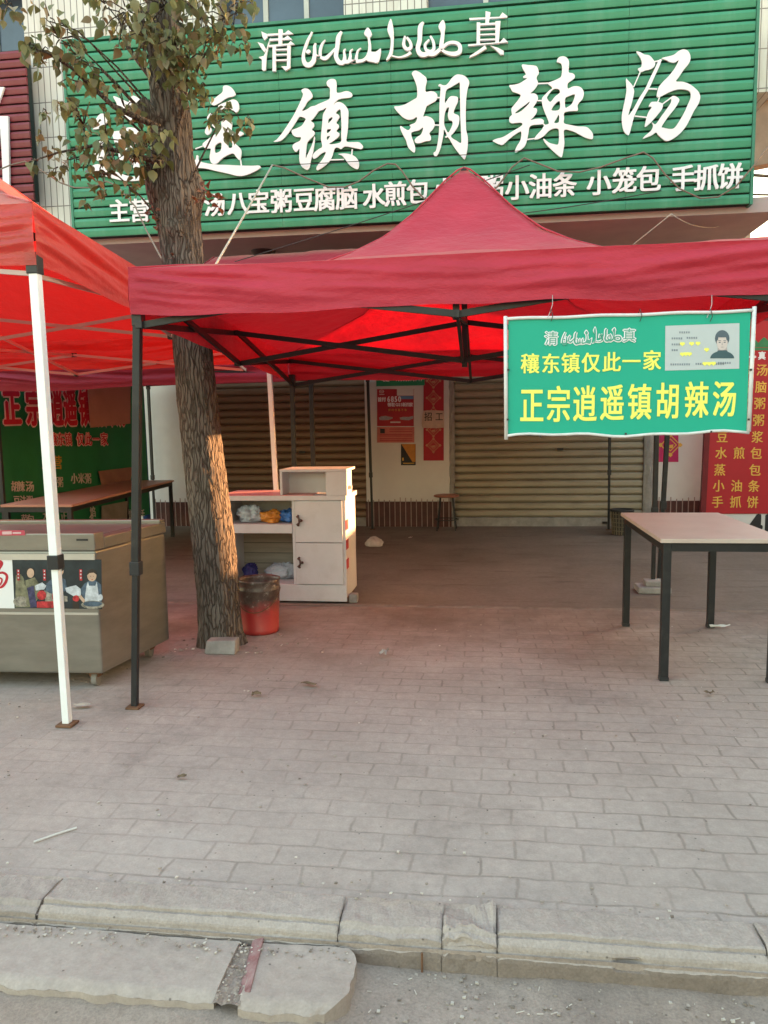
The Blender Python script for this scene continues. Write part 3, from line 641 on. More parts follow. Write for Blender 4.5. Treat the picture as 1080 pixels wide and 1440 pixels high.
for r_ in ROWS:
    mb = MB()
    for c_, px, py in r_:
        p = Y(px, py, SY-.012); put(mb, c_, p, (1, 0, 0), (0, 0, 1), .25, .265, .012, .026)
    mb.build('dish_name', M_white, sg)

# neighbour's maroon signboard
ns = thing('maroon_signboard', 'maroon slatted signboard of the next shop at upper left', 'signboard', (-6.4, 9.3, 4.2))
slats(-8.2, -5.58, 4.22, 6.0, 9.3, 17, M_slatred, ns)
mb = MB(); np_ = lambda px, py: Y(px, py, 9.29)
tf6 = (0, 50, .17361)
cut(mb, [[(-220,425),(45,425),(0,552),(-40,560),(-60,500),(-220,510)]], tf6, np_, .03, smooth=False)
cut(mb, [[(-230,660),(78,660),(90,1300),(38,1300),(30,1040),(15,760),(5,760),(-8,1050),(-60,1300),(-110,1300),(-90,1040),(-50,760),(-230,760)]], tf6, np_, .032, smooth=False)
mb.build('lettering', M_white, ns)

# ------------------------------------------------------------------ cables and ropes
def catenary(a, b, sag, n=14): return [Vector(a).lerp(Vector(b), i/n) - Vector((0, 0, sag*4*(i/n)*(1-i/n))) for i in range(n+1)]
def cable(name, pts, rad, m, label, cat='cable', seg=6):
    mb = MB(); mb.tube(pts, rad, seg); o = mb.build(name, m, origin=tuple(pts[0]), smooth=True); tag(o, label, cat); return o
cy = SY-.07
anchors = [(383,232),(545,230),(575,238),(735,222),(905,213),(950,262),(1046,258)]
pts = []
def cp(px, py, y=cy): return Y(px, py, y)
ln = [(383,232),(400,236),(430,250),(462,263),(485,263),(505,255),(525,240),(545,230),(556,231),(565,240),(580,262),(600,283),(625,292),(650,293),(675,285),(700,262),(720,235),(737,222),(760,231),(785,241),(815,242),(845,235),(880,222),(905,214),(918,222),(935,245),(955,265),(985,279),(1010,277),(1035,262),(1060,233),(1080,206)]
cable('drooping_cable', [cp(*p) for p in ln], .0085, M_rope, 'brown cable drooping in loops across the green signboard')
cable('tie_rope', [Y(383,232,cy), Y(345,300,7.6), Y(300,378,6.3), Y(296,386,6.2)], .010, mat('pale_rope', (.48, .42, .36), .8, .15, 30), 'pale rope running from the signboard down to the dark red canopy right of the trunk', 'rope')
cable('sagging_cord', [Y(-10,242,8.6), Y(15,232,8.6), Y(35,227,8.5), Y(60,241,8.5), Y(85,257,8.5), Y(105,264,8.4), Y(130,264,8.4), Y(150,255,8.4), Y(165,262,8.3), Y(190,290,8.2), Y(205,322,7.6), Y(225,360,6.6), Y(243,385,6.2)], .008, M_rope, 'sagging cord over the white tile column left of the tree', 'cord')
cable('thin_wire', catenary(Y(330,368,8.0), Y(745,232,cy), .02), .005, M_wire, 'thin dark wire slanting up from the soffit to the middle of the green sign', 'wire')
cable('thin_wire', catenary(Y(690,305,8.0), Y(930,268,cy), .02), .005, M_wire, 'thin dark wire slanting under the row of small dish names at right', 'wire')
cable('thin_wire', catenary(Y(400,232,cy), Y(760,210,cy-.01), .01), .004, M_wire, 'thin level wire just below the large white brush characters', 'wire')
cable('thin_wire', catenary(Y(868,362,9.0), Y(944,301,SY-.02), .0), .006, mat('pale_wire', (.5, .45, .43), .7), 'pale wire slanting across the soffit right of the canopy peak', 'wire')
cable('thin_wire', catenary(Y(944,301,SY-.02), Y(1052,296,9.6), .16), .006, mat('pale_wire2', (.5, .45, .43), .7), 'pale wire sagging under the right end of the green sign', 'wire')
cable('street_wire', catenary(Y(1046,245,9.2), Y(1300,247,12), .05), .018, M_wire, 'dark overhead wire crossing the bright sky gap at right, upper of two', 'wire')
cable('street_wire', catenary(Y(1046,273,9.2), Y(1300,262,12), .05), .012, M_wire, 'dark overhead wire crossing the bright sky gap at right, lower of two', 'wire')

# ------------------------------------------------------------------ tents
def interp(prof, t):
    for (a, za), (b, zb) in zip(prof, prof[1:]):
        if t <= b: return za+(zb-za)*(t-a)/(b-a)
    return prof[-1][1]
def tent(name, label, x0, x1, y0, y1, vb, vh, prof, fab, legm, trm, legs, low, high, hub=True, halfx=None, seedv=0.0, wr=1.0, bars=2, tsize=.026):
    """vb(x,y): valance bottom height; prof: (t, rise above the valance top); legs: [(foot x, y), (top x, y), size]"""
    rt_ = thing(name, label, 'canopy tent', ((x0+x1)/2, (y0+y1)/2, 0), 'pop-up canopies in front of the shop')
    hy = (y1-y0)/2; hx = halfx or (x1-x0)/2
    def zc(x, y):
        t = max(0, min((x-x0)/hx, (x1-x)/hx, (y-y0)/hy, (y1-y)/hy, 1))
        return vb(x, y)+vh+interp(prof, t)
    nx = 2*int(24*(x1-x0)/(y1-y0)); mb = MB()
    def top(u, v):
        x = x0+(x1-x0)*u; y = y0+(y1-y0)*v
        e = min(u, 1-u, v, 1-v)
        return (x, y, zc(x, y)+min(1, e*14)*wr*(.016*nz((x, y, seedv), 2.6)+.006*nz((x, y, seedv), 8)))
    mb.grid(top, nx, 48); q_ = []
    for f in mb.f:                                     # split every quad along the direction of its hip
        a_ = mb.v[f[0]]; c_ = mb.v[f[2]]; mx_, my_ = (a_[0]+c_[0])/2-(x0+x1)/2, (a_[1]+c_[1])/2-(y0+y1)/2
        q_ += [[f[0], f[1], f[2]], [f[0], f[2], f[3]]] if mx_*my_ > 0 else [[f[0], f[1], f[3]], [f[1], f[2], f[3]]]
    mb.f = q_; mb.mi = [0]*len(q_)
    mb.build('canopy', fab, rt_, smooth=True, recalc=False)
    for sx_, sy_ in ((x0, y0), (x1, y0), (x0, y1), (x1, y1)):
        mb = MB(); ax_ = x0+hx if sx_ == x0 else x1-hx; ay_ = (y0+y1)/2
        P_ = [(sx_+(ax_-sx_)*i/40, sy_+(ay_-sy_)*i/40) for i in range(41)]
        mb.tube([(px_, py_, zc(px_, py_)+.002) for px_, py_ in P_], .0055, 6); mb.build('hip_seam', fab, rt_, smooth=True)
    mb = MB(); cx, cy_ = (x0+x1)/2, (y0+y1)/2
    def side(ax, ay, bx, by):
        L = sqrt((bx-ax)**2+(by-ay)**2); nn = ((by-ay)/L, -(bx-ax)/L)
        def fn(u, v):
            x = ax+(bx-ax)*u; y = ay+(by-ay)*u; c = min(u, 1-u)*L
            f = sin(pi*min(1, v*1.15))
            # slanting creases run out of the corners, soft folds elsewhere
            sl = v*vh*2.2 - (c if u < .5 else c)*.22
            d = wr*(.050*nz((c*.6+seedv, sl*9, u > .5), 1.6)*math.exp(-c*1.3) + .030*nz((x*.7, y*.7, v*2.2+seedv), 1.3)+.006*nz((x*.9, y*.9, v*4-(x+y)*.6), 1.6) + .012*max(0, 1-abs(v-.93)/.05))
            d *= min(1, c/.07)
            z = zc(x, y) - vh*v - (.026*nz((x, y, seedv), 1.3)+.010*nz((x, y, 7), 3.5))*v
            return (x+nn[0]*(d*f+.012*v*f), y+nn[1]*(d*f+.012*v*f), z)
        mb.grid(fn, int(L*36), 28)
    side(x0, y0, x1, y0); side(x1, y0, x1, y1); side(x1, y1, x0, y1); side(x0, y1, x0, y0)
    mb.build('valance', fab, rt_, smooth=True, recalc=False)
    # hem
    for (fx, fy), (tx, ty), sz in legs:
        zt = vb(tx, ty)+.05; mb = MB()
        zm = zt*.36; mx, my = fx+(tx-fx)*.36, fy+(ty-fy)*.36
        mb.bar((fx, fy, .012), (mx, my, zm), sz*.82); mb.bar((mx, my, zm), (tx, ty, zt), sz)
        lg = mb.build('leg', legm, rt_, bevel=.003)
        q = MB(); q.box((fx-sz*.95, fy-sz*.95, .002), (fx+sz*.95, fy+sz*.95, .012)); q.build('foot_plate', M_rust, lg, bevel=.002)
        q = MB(); q.bar((mx, my, zm-.035), (mx+(tx-fx)*.02, my, zm+.03), sz*1.35); q.build('height_lock', M_plastic_black, lg, bevel=.004)
        q = MB(); q.bar((tx, ty, zt-.09), (tx, ty, zt+.0), sz*1.35); q.build('corner_bracket', M_plastic_black, lg, bevel=.004)
    def tb(a, b):
        m_ = MB(); m_.bar(a, b, tsize*.62, tsize); m_.build('truss_bar', trm, rt_)
    def joint(p, s_=.03):
        m_ = MB(); m_.box((p[0]-s_/2, p[1]-s_/2, p[2]-s_/2), (p[0]+s_/2, p[1]+s_/2, p[2]+s_/2)); m_.build('truss_joint', M_plastic_black, rt_, bevel=.004)
    ins = .03
    X0, X1, Y0, Y1 = x0+ins, x1-ins, y0+ins, y1-ins
    def sideX(a, b, n):
        a = Vector(a); b = Vector(b)
        off = Vector((-(b-a).y, (b-a).x, 0)).normalized()*.012
        for i in range(n):
            p = a.lerp(b, i/n); q = a.lerp(b, (i+1)/n)
            zp = vb(p.x, p.y); zq = vb(q.x, q.y)
            lo, hi = (low, high)
            A, B = ((lo, hi), (hi, lo))
            tb(Vector((p.x, p.y, zp+A[0]))+off, Vector((q.x, q.y, zq+A[1]))+off)
            tb(Vector((p.x, p.y, zp+B[0]))-off, Vector((q.x, q.y, zq+B[1]))-off)
            for zz in (lo, hi):
                joint((q.x, q.y, zq+zz), .034)
            mm = (p+q)/2; joint((mm.x, mm.y, (zp+zq)/2+(lo+hi)/2), .026)
    sideX((X0, Y0, 0), (X1, Y0, 0), bars); sideX((X1, Y0, 0), (X1, Y1, 0), 2); sideX((X1, Y1, 0), (X0, Y1, 0), bars); sideX((X0, Y1, 0), (X0, Y0, 0), 2)
    if hub:
        c = Vector((cx, cy_, 0)); zc_ = vb(cx, cy_)
        for p in ((cx, Y0), (cx, Y1), (X0, cy_), (X1, cy_)):
            zp = vb(*p); o_ = Vector((.012, .012, 0))
            tb(Vector((p[0], p[1], zp+low))+o_, Vector((cx, cy_, zc_+high+.02))+o_); tb(Vector((p[0], p[1], zp+high))-o_, Vector((cx, cy_, zc_+low-.02))-o_)
        m_ = MB(); m_.bar((cx, cy_, zc_+low-.06), (cx, cy_, zc(cx, cy_)-.01), .034); m_.build('peak_pole', trm, rt_)
        m_ = MB(); m_.bar((cx, Y0+.03, vb(cx, Y0)+low-.02), (cx, Y0+.03, vb(cx, Y0)+high+.05), .03); m_.build('truss_post', trm, rt_)
    return rt_
# crimson tent in the middle
HIP = [(0, 0), (.12, .05), (.3, .105), (.5, .175), (.61, .272), (.71, .385), (.81, .548), (.92, .765), (.985, .875), (1, .885)]
tent('canopy_tent', 'crimson pop-up canopy with black legs in front, a green sign hung from its edge', -1.63, 1.37, 3.45, 6.35,
     lambda x, y: 1.872-.048*(y-3.45) - .004*sin((x+1.63)*2.1), .215, HIP, M_fab_main, M_black, M_black,
     [((-1.70, 3.43), (-1.61, 3.49), .036), ((1.345, 3.47), (1.335, 3.49), .036), ((-1.60, 6.31), (-1.595, 6.31), .036), ((1.325, 6.27), (1.335, 6.31), .036)], -.035, .16, seedv=2.3, tsize=.030)
# scarlet tent at left
LEFT = [(0, 0), (.36, .27), (.52, .44), (.63, .57), (.84, .81), (1, .96)]
tent('canopy_tent', 'scarlet pop-up canopy with white legs at the left edge', -4.93, -1.93, 3.2, 6.2,
     lambda x, y: 2.075-.072*(y-3.2), .25, LEFT, M_fab_left, M_whitepole, M_pinktruss,
     [((-1.915, 3.19), (-1.955, 3.23), .040), ((-1.70, 6.17), (-1.75, 6.17), .036), ((-4.9, 3.23), (-4.9, 3.23), .04), ((-4.9, 6.17), (-4.9, 6.17), .036)], -.04, .12, seedv=8.1, tsize=.020)
# long dark red tent against the shop
REAR = [(0, 0), (.3, .2), (.6, .55), (1, 1.16)]
tent('canopy_tent', 'long dark red canopy with black legs standing against the roller shutters behind', -4.5, 1.55, 6.55, 9.9,
     lambda x, y: 1.750+.010*(x+1.2)+.062*(y-6.55), .19, REAR, M_fab_rear, M_black, M_black,
     [((-1.5, 6.6), (-1.5, 6.6), .036), ((1.44, 6.6), (1.5, 6.6), .036), ((-1.47, 9.86), (-1.5, 9.86), .034), ((1.53, 9.86), (1.52, 9.86), .034), ((-4.46, 6.6), (-4.46, 6.6), .036), ((-4.46, 9.86), (-4.46, 9.86), .034)],
     .02, .18, hub=False, halfx=1.6, seedv=5.5, bars=4)

# ------------------------------------------------------------------ hanging green sign
GY = 3.36
gp = lambda px, py: Y(px, py, GY-.001)
gs = thing('hanging_sign', 'bright green sign with yellow lettering hung from the crimson canopy edge', 'sign', (.58, GY, 1.3))
gx0, gx1, gz0, gz1 = .095, 1.068, 1.303, 1.787
wavy = lambda x: .006*sin(x*9)+.004*sin(x*23)
mb = MB(); mb.grid(lambda u, v: (gx0+(gx1-gx0)*u, GY, gz0+(gz1-gz0)*v+wavy(u)*(1-v)), 30, 8)
mb.grid(lambda u, v: (gx0+(gx1-gx0)*u, GY+.004, gz0+(gz1-gz0)*v+wavy(u)*(1-v)), 30, 8)
mb.build('board', M_greenboard, gs, recalc=False)
mb = MB(); n = 20
mb.tube([(gx0-.008, GY-.004, gz0-.02), (gx0-.012, GY-.004, gz1+.015)], .0085, 8); mb.tube([(gx1+.008, GY-.004, gz0), (gx1+.012, GY-.004, gz1+.02)], .0085, 8)
mb.tube([(gx0-.01+(gx1-gx0+.02)*i/n, GY-.004, gz1+.004+.002*sin(i)) for i in range(n+1)], .007, 8)
mb.tube([(gx0-.01+(gx1-gx0+.02)*i/n, GY-.006+.006*sin(i/n*7), gz0-.004+wavy(i/n)) for i in range(n+1)], .006, 8)
fo = mb.build('frame', mat('white_tube_frame', (.68, .66, .66), .4, .1, 20), gs, smooth=True)
mb = MB()
for px in (775, 900, 999): 
    p = Y(px, 445, GY-.01); mb.tube([p+Vector((0, 0, -.02)), p+Vector((.006, -.008, .0)), p+Vector((0, 0, .03)), p+Vector((-.006, .02, .008))], .0018, 5)
for px, py in ((715,520),(714,590),(1056,520),(1053,590),(760,614),(880,610),(1000,607)):
    p = Y(px, py, GY-.012); mb.box((p.x-.004, p.y-.002, p.z-.004), (p.x+.004, p.y+.004, p.z+.004))
mb.build('wire_tie', M_wire, gs)
for px in (775, 999):
    mb = MB(); mb.tube([Y(px-5, 447, GY-.012), Y(px-1, 438, GY+.0), Y(px+2, 428, GY+.06), Y(px+2, 415, 3.45)], .0016, 6); mb.build('hanging_hook', mat('hook_wire', (.45, .4, .4), .5), gs)
C7 = (700, 340, .35185)
def c7(items, w_, h_): return [(c, C7[0]+x*C7[2], C7[1]+y*C7[2], w_*C7[2], h_*C7[2]) for c, x, y in items]
mb = MB(); row(mb, c7([('穰',129,487),('东',212,487),('镇',291,485),('仅',372,483),('此',455,481),('一',534,478),('家',616,474)], 76, 84), gp, .0012, .022)
mb.build('lettering', M_yellow, gs)
mb = MB(); row(mb, c7([('正',136,653),('宗',243,650),('逍',348,647),('遥',457,643),('镇',567,640),('胡',679,636),('辣',794,632),('汤',906,628)], 98, 152), gp, .0012, .022)
mb.build('lettering', M_yellow, gs)
M_greyprint = mat('grey_green_print', (.09, .33, .25), .5, .1)
# small heading: white outlined script
def sub(px, py): return (px, py)
mb = MB()
sc = 0.1241
t7 = (764, 457.5, .0655); t8 = (t7[0]+1023*.0655, t7[1]-57*.0655, .0655)
script(mb, 1, t7, t8, gp, .0006, .00006, 0, fat=42); script(mb, 1, t7, t8, gp, .0022, .00006, 1, fat=0)
row(mb, c7([('清',214,386)], 54, 58), gp, .0008, .065, 0); row(mb, c7([('真',525,374)], 54, 58), gp, .0008, .065, 0)
row(mb, c7([('清',214,386)], 54, 58), gp, .0032, .0, 1); row(mb, c7([('真',525,374)], 54, 58), gp, .0032, .0, 1)
mb.build('heading_lettering', [M_white, M_greyprint], gs)
# licence card printed at the top right corner
def q7(x, y, d=.0): return Y(C7[0]+x*C7[2], C7[1]+y*C7[2], GY-.0012-d*.4)
mb = MB(); mb.quad(q7(668,515), q7(965,507), q7(966,325), q7(670,336)); cdp = mb.build('licence_card', mat('grey_card', (.50, .54, .56), .5, .05), gs)
def disc(mb, cx, cy, rx, ry, d, mi=0, n=20, a0=0, a1=2*pi):
    vs = [q7(cx+rx*cos(a0+(a1-a0)*i/n), cy-ry*sin(a0+(a1-a0)*i/n), d) for i in range(n+1)]
    mb.add([q7(cx, cy, d)]+vs, [(0, i+1, i+2) for i in range(n)], mi)
mb = MB(); disc(mb, 897, 386, 29, 33, .002, 0)                                             # hair
disc(mb, 897, 403, 22, 31, .003, 1); disc(mb, 897, 466, 48, 30, .002, 2, a0=0, a1=pi); mb.quad(q7(878,440,.0025), q7(918,438,.0025), q7(914,410,.0025), q7(880,410,.0025), 3)
mb.quad(q7(870,446,.0035), q7(924,444,.0035), q7(914,433,.0035), q7(881,434,.0035), 2); disc(mb, 897, 382, 25, 14, .004, 0, a0=0, a1=pi); mb.quad(q7(873,398,.0042), q7(880,392,.0042), q7(882,378,.0042), q7(872,378,.0042), 0); mb.quad(q7(914,392,.0042), q7(921,398,.0042), q7(922,378,.0042), q7(911,378,.0042), 0)
for x_ in (887, 907): disc(mb, x_, 402, 4.5, 2, .0045, 0); mb.quad(q7(x_-6,396,.0045), q7(x_+6,396,.0045), q7(x_+5,394,.0045), q7(x_-5,394,.0045), 0)
disc(mb, 897, 421, 6, 2, .0045, 3); mb.quad(q7(894,413,.0045), q7(900,413,.0045), q7(898,402,.0045), q7(896,402,.0045), 3)
mb.build('portrait_photo', [mat('photo_hair', (.10, .13, .16), .6), mat('photo_skin', (.62, .52, .50), .6), mat('photo_coat', (.06, .11, .13), .6), mat('photo_neck', (.42, .36, .36), .6)], cdp)
mb = MB()
for x, y, w_ in ((725,362,45),(695,386,40),(755,384,45),(695,410,28),(695,433,26),(690,490,80),(790,488,110),(880,484,50)):
    x_ = x
    while x_ < x+w_: mb.quad(q7(x_,y+4,.002), q7(x_+6,y+4,.002), q7(x_+6,y-4,.002), q7(x_,y-4,.002)); x_ += 9
mb.build('fine_print', mat('fine_grey_print', (.25, .28, .32), .6), cdp)
mb = MB()
for x, y in ((738,407),(775,406),(800,405),(738,448),(752,447),(766,447),(835,430),(828,486),(845,486),(862,485)):
    disc(mb, x-4, y, 6, 6, .003); disc(mb, x+4, y, 6, 6, .0032); mb.quad(q7(x,y+11,.0034), q7(x+8,y+2,.0034), q7(x,y-2,.0034), q7(x-8,y+2,.0034))
mb.build('heart_marks', M_yellow, cdp)

# ------------------------------------------------------------------ tree
TR = [(-1.655, 4.56, 0, .150), (-1.662, 4.56, .08, .145), (-1.675, 4.57, .3, .141), (-1.695, 4.58, .65, .140), (-1.735, 4.59, 1.14, .135), (-1.765, 4.6, 1.54, .132), (-1.785, 4.6, 1.93, .128),
      (-1.835, 4.6, 2.52, .133), (-1.85, 4.6, 2.72, .136), (-1.85, 4.6, 2.86, .128), (-1.855, 4.6, 3.2, .120), (-1.87, 4.6, 3.55, .105), (-1.90, 4.62, 4.1, .085), (-1.95, 4.65, 4.8, .06), (-2.0, 4.7, 5.6, .02)]
def trunk_at(z):
    for a, b in zip(TR, TR[1:]):
        if z <= b[2]:
            t = (z-a[2])/(b[2]-a[2]); return [a[i]+(b[i]-a[i])*t for i in range(4)]
    return list(TR[-1])
tree = thing('street_tree', 'leaning street tree with furrowed bark growing between two red canopies', 'tree', (-1.655, 4.56, 0))
def bark_mat():
    k = NT('furrowed_bark')
    v = k.n('ShaderNodeTexVoronoi', feature='DISTANCE_TO_EDGE'); mp = k.n('ShaderNodeMapping'); mp.inputs['Scale'].default_value = (1, 1, .09)
    nzv = k.n('ShaderNodeTexNoise'); nzv.inputs['Scale'].default_value = 9; k.l(k.tc.outputs['Object'], nzv.inputs['Vector'])
    ad = k.n('ShaderNodeVectorMath', operation='MULTIPLY_ADD'); k.l(nzv.outputs['Color'], ad.inputs[0]); ad.inputs[1].default_value = (.05, .05, .05); k.l(k.tc.outputs['Object'], ad.inputs[2])
    k.l(ad.outputs[0], mp.inputs[0]); k.l(mp.outputs[0], v.inputs['Vector']); v.inputs['Scale'].default_value = 52
    edge = k.ramp(v.outputs['Distance'], [(.0, 0.0), (.16, 1.0)])
    c = k.ramp(k.noise(7, 8, .7, stretch=(1, 1, .4)), [(.3, (.088, .070, .060)), (.72, (.205, .170, .145))])
    c = k.mix((.06, .044, .036), c, edge)
    c = k.mix(c, (.15, .15, .10), k.ramp(k.noise(2.3, 6, .6), [(.55, 0.0), (.75, .35)]))
    k.l(c, k.b.inputs['Base Color']); k.b.inputs['Roughness'].default_value = .9; k.b.inputs['Specular IOR Level'].default_value = .15
    b1 = k.bump(k.noise(90, 5), .4, .004); k.l(k.bump(edge, .8, .012, b1), k.b.inputs['Normal']); return k.m
M_bark = bark_mat()
mb = MB(); NA, NZ = 150, 520
def bark(u, v):
    a = 2*pi*u; z = 5.6*v; x, y, _, r_ = trunk_at(z)
    wob = .02*nz((cos(a)*2, sin(a)*2, z*.9), 1); ca, sa = cos(a), sin(a)
    q = r_*.95*(1+wob*3)
    tw = .05*nz((ca*1.2, sa*1.2, z*2.2), 1)
    p = ((ca*q)+tw, (sa*q)-tw, z*.075+.02*nz((ca*2, sa*2, z*3), 1.5))
    c_, _pts = noise.voronoi(Vector((p[0]*48, p[1]*48, p[2]*48)))
    ridge = min(1, (c_[1]-c_[0])*1.5)
    q += .008*ridge - .006 + .004*nz((ca*q*30, sa*q*30, z*9), 1)
    for bx, ba, bz, br in ((.05, 0.2, 2.78, .10), (.05, 3.6, 2.80, .14), (.03, -1.3, 2.1, .06), (.035, 3.0, 3.15, .12), (.03, -1.4, 2.52, .05)):
        q += bx*math.exp(-(((a-ba+pi) % (2*pi)-pi)**2)/.22 - ((z-bz)/br)**2)
    if z < .2: q += .022*(1-z/.2)**2*(.6+.6*sin(a*5+1))
    return (x+ca*q, y+sa*q, z)
mb.grid(bark, NA, NZ)
mb.build('trunk', M_bark, tree, smooth=True, recalc=False)
# limbs and leaf clusters
clusters = [(150,200,4.25,44,46),(192,222,4.35,38,42),(118,182,4.2,40,40),(105,228,4.25,24,18),(176,158,4.4,36,30),(208,212,4.4,28,26),(140,245,4.25,24,14),(225,190,4.3,18,12),
 (58,78,4.1,26,26),(84,60,4.15,30,30),(112,88,4.2,26,18),(42,66,4.0,16,10),(95,45,4.15,30,18),
 (178,20,4.3,46,58),(232,14,4.25,52,84),(282,26,4.3,42,60),(208,58,4.2,34,46),(300,52,4.3,26,20),(335,8,4.3,36,30),(250,66,4.22,30,44),(268,88,4.25,26,34),(262,120,4.3,20,16),(236,100,4.25,22,20),(150,12,4.3,36,24),(318,30,4.3,30,18),
 (278,150,4.35,18,11),(302,168,4.3,15,9),(326,160,4.3,16,10),(346,172,4.3,12,8),(290,126,4.35,13,7),(322,186,4.3,9,5),
 (12,12,3.9,26,14),(70,30,4.1,26,10),(64,160,4.15,9,5),(75,215,4.2,12,5),(58,190,4.2,9,3),(182,268,4.35,11,6),(140,268,4.3,12,5),(118,285,4.3,5,2),(345,70,4.3,10,4),(330,66,4.3,8,3),(55,232,4.25,10,3),(82,240,4.2,12,4),
 (110,120,4.2,24,10),(135,110,4.2,18,7),(95,150,4.2,20,8)]
leaf = MB(); rnd = random.Random(11)
OUT = [(0, 0), (.07, .42), (.18, .84), (.32, 1.0), (.48, .92), (.64, .66), (.80, .34), (.91, .12), (1, 0)]
def add_leaf(mb, p, size, hang, yaw, roll_):
    d = Vector((cos(yaw)*cos(hang), sin(yaw)*cos(hang), -sin(hang)))
    s_ = d.cross(Vector((0, 0, 1))); s_ = s_.normalized() if s_.length > .05 else Vector((1, 0, 0))
    n_ = s_.cross(d); s2 = s_*cos(roll_)+n_*sin(roll_); n2 = s2.cross(d)
    W = size*rnd.uniform(.30, .42); cur = size*rnd.uniform(.05, .35); fold = W*rnd.uniform(.1, .7)
    f = lambda t, sg_, wf: p + d*(size*t) + s2*(sg_*W*wf) + n2*(fold*wf*abs(sg_) - cur*t*t)
    m_ = len(OUT); vs = [f(t, 0, 0) for t, w_ in OUT]+[f(t, -1, w_) for t, w_ in OUT[1:-1]]+[f(t, 1, w_) for t, w_ in OUT[1:-1]]
    fs = [(0, 1, m_), (0, 2*m_-2, 1), (m_-2, m_-1, 2*m_-3), (m_-2, 3*m_-5, m_-1)]
    for i in range(1, m_-2): fs += [(i, i+1, m_+i, m_+i-1), (i+1, i, 2*m_-3+i, 2*m_-2+i)]
    mb.add(vs, fs)
twig = MB()
for (px, py, y, rp, n) in clusters:
    c = Y(px, py, y); rad = rp/1080*y
    tx = trunk_at(min(c.z+.0, 4.2)); base = Vector((tx[0], tx[1], max(2.4, c.z-.35-.25*abs(c.x-tx[0]))))
    tx = trunk_at(base.z); base = Vector((tx[0], tx[1], base.z))
    mid = base.lerp(c, .5)+Vector((rnd.uniform(-.04, .04), rnd.uniform(-.05, .05), .10))
    if n > 9 and rnd.random() < .7: twig.tube([base, base.lerp(mid, .5)+Vector((0, 0, .03)), mid, mid.lerp(c, .6)+Vector((0, 0, .05)), c], [.009, .007, .005, .004, .003], 6)
    for i in range(int(n*1.05)+1):
        while True:
            o_ = Vector((rnd.uniform(-1, 1), rnd.uniform(-1, 1), rnd.uniform(-1, 1)))
            if o_.length < 1: break
        p = c+Vector((o_.x*rad, o_.y*rad*1.3, o_.z*rad))
        if i % 4 == 0: twig.tube([c+(p-c)*.1+Vector((0, 0, .02)), c.lerp(p, .6)+Vector((0, 0, .025)), p], [.004, .003, .002], 5)
        add_leaf(leaf, p, rnd.uniform(.038, .074), rnd.uniform(.2, 1.5), rnd.uniform(0, 2*pi), rnd.uniform(-.9, .9))
# the crown above the frame
for i in range(34):
    a = rnd.uniform(0, 2*pi); r_ = rnd.uniform(.2, 1.5); z = rnd.uniform(4.0, 5.8)
    c = Vector((-1.9+r_*cos(a), 4.6+r_*sin(a)*.9, z)); tx = trunk_at(z-.5)
    twig.tube([Vector((tx[0], tx[1], z-.5)), Vector((tx[0], tx[1], z-.3)).lerp(c, .5), c], [.018, .01, .004], 6)
    for j in range(24):
        p = c+Vector((rnd.gauss(0, .16), rnd.gauss(0, .16), rnd.gauss(0, .13)))
        add_leaf(leaf, p, rnd.uniform(.055, .10), rnd.uniform(.2, 1.5), rnd.uniform(0, 2*pi), rnd.uniform(-.9, .9))
def leaf_mat(name, stops):
    k = NT(name); g = k.n('ShaderNodeNewGeometry')
    c = k.ramp(g.outputs['Random Per Island'], stops)
    c = k.mix(c, (.20, .12, .05), k.ramp(k.noise(40, 3), [(.6, 0.0), (.75, .6)]))
    k.l(c, k.b.inputs['Base Color']); k.b.inputs['Roughness'].default_value = .42; k.b.inputs['Specular IOR Level'].default_value = .45
    tr = k.n('ShaderNodeBsdfTranslucent'); k.l(c, tr.inputs[0]); mx = k.n('ShaderNodeMixShader'); mx.inputs[0].default_value = .33
    k.l(k.b.outputs[0], mx.inputs[1]); k.l(tr.outputs[0], mx.inputs[2]); k.l(mx.outputs[0], k.t.nodes['Material Output'].inputs[0]); return k.m
M_leaf = leaf_mat('autumn_leaf', [(.0, (.075, .10, .035)), (.25, (.15, .17, .06)), (.5, (.20, .20, .085)), (.7, (.11, .13, .06)), (.85, (.26, .24, .12)), (.93, (.22, .12, .045)), (1, (.34, .33, .22))])
leaf.build('crown', M_leaf, tree, recalc=False, smooth=True)
# big limbs and stubs on the trunk
for pts, rr in (([(640,330),(660,390),(690,470),(700,560)], [.022, .035, .05, .07]), ([(590,430),(640,490),(690,530)], [.045, .05, .06]), ([(610,700),(650,780),(680,850)], [.028, .035, .05]), ([(580,20),(600,110),(660,250),(700,330)], [.02, .025, .035, .05]), ([(700,0),(720,150),(740,280)], [.05, .055, .06]), ([(500,60),(540,200),(640,330),(690,420)], [.010, .013, .018, .03])):
    twig.tube([Y(x/3, y/3, 4.47+.03*i) for i, (x, y) in enumerate(pts)], rr, 10)
twig.tube([Y(225,180,4.45), Y(160,150,4.3), Y(100,95,4.2), Y(60,70,4.1)], [.02, .014, .009, .005], 6)
twig.tube([Y(230,230,4.45), Y(180,215,4.35), Y(130,205,4.25), Y(80,215,4.2), Y(40,228,4.2)], [.02, .014, .009, .006, .003], 6)
twig.build('branches', M_bark, tree, smooth=True)
sp_ = MB()
for cx_, cy__, n in ((285, 275, 16), (300, 283, 8), (236, 355, 3), (217, 303, 5), (216, 312, 4)):
    for i in range(n):
        p = Y(cx_+rnd.uniform(-10, 10), cy__+rnd.uniform(-14, 12), 4.5+rnd.uniform(-.06, .02)); add_leaf(sp_, p, rnd.uniform(.03, .065), rnd.uniform(-1.2, .6), rnd.uniform(0, 6.3), rnd.uniform(-1, 1))
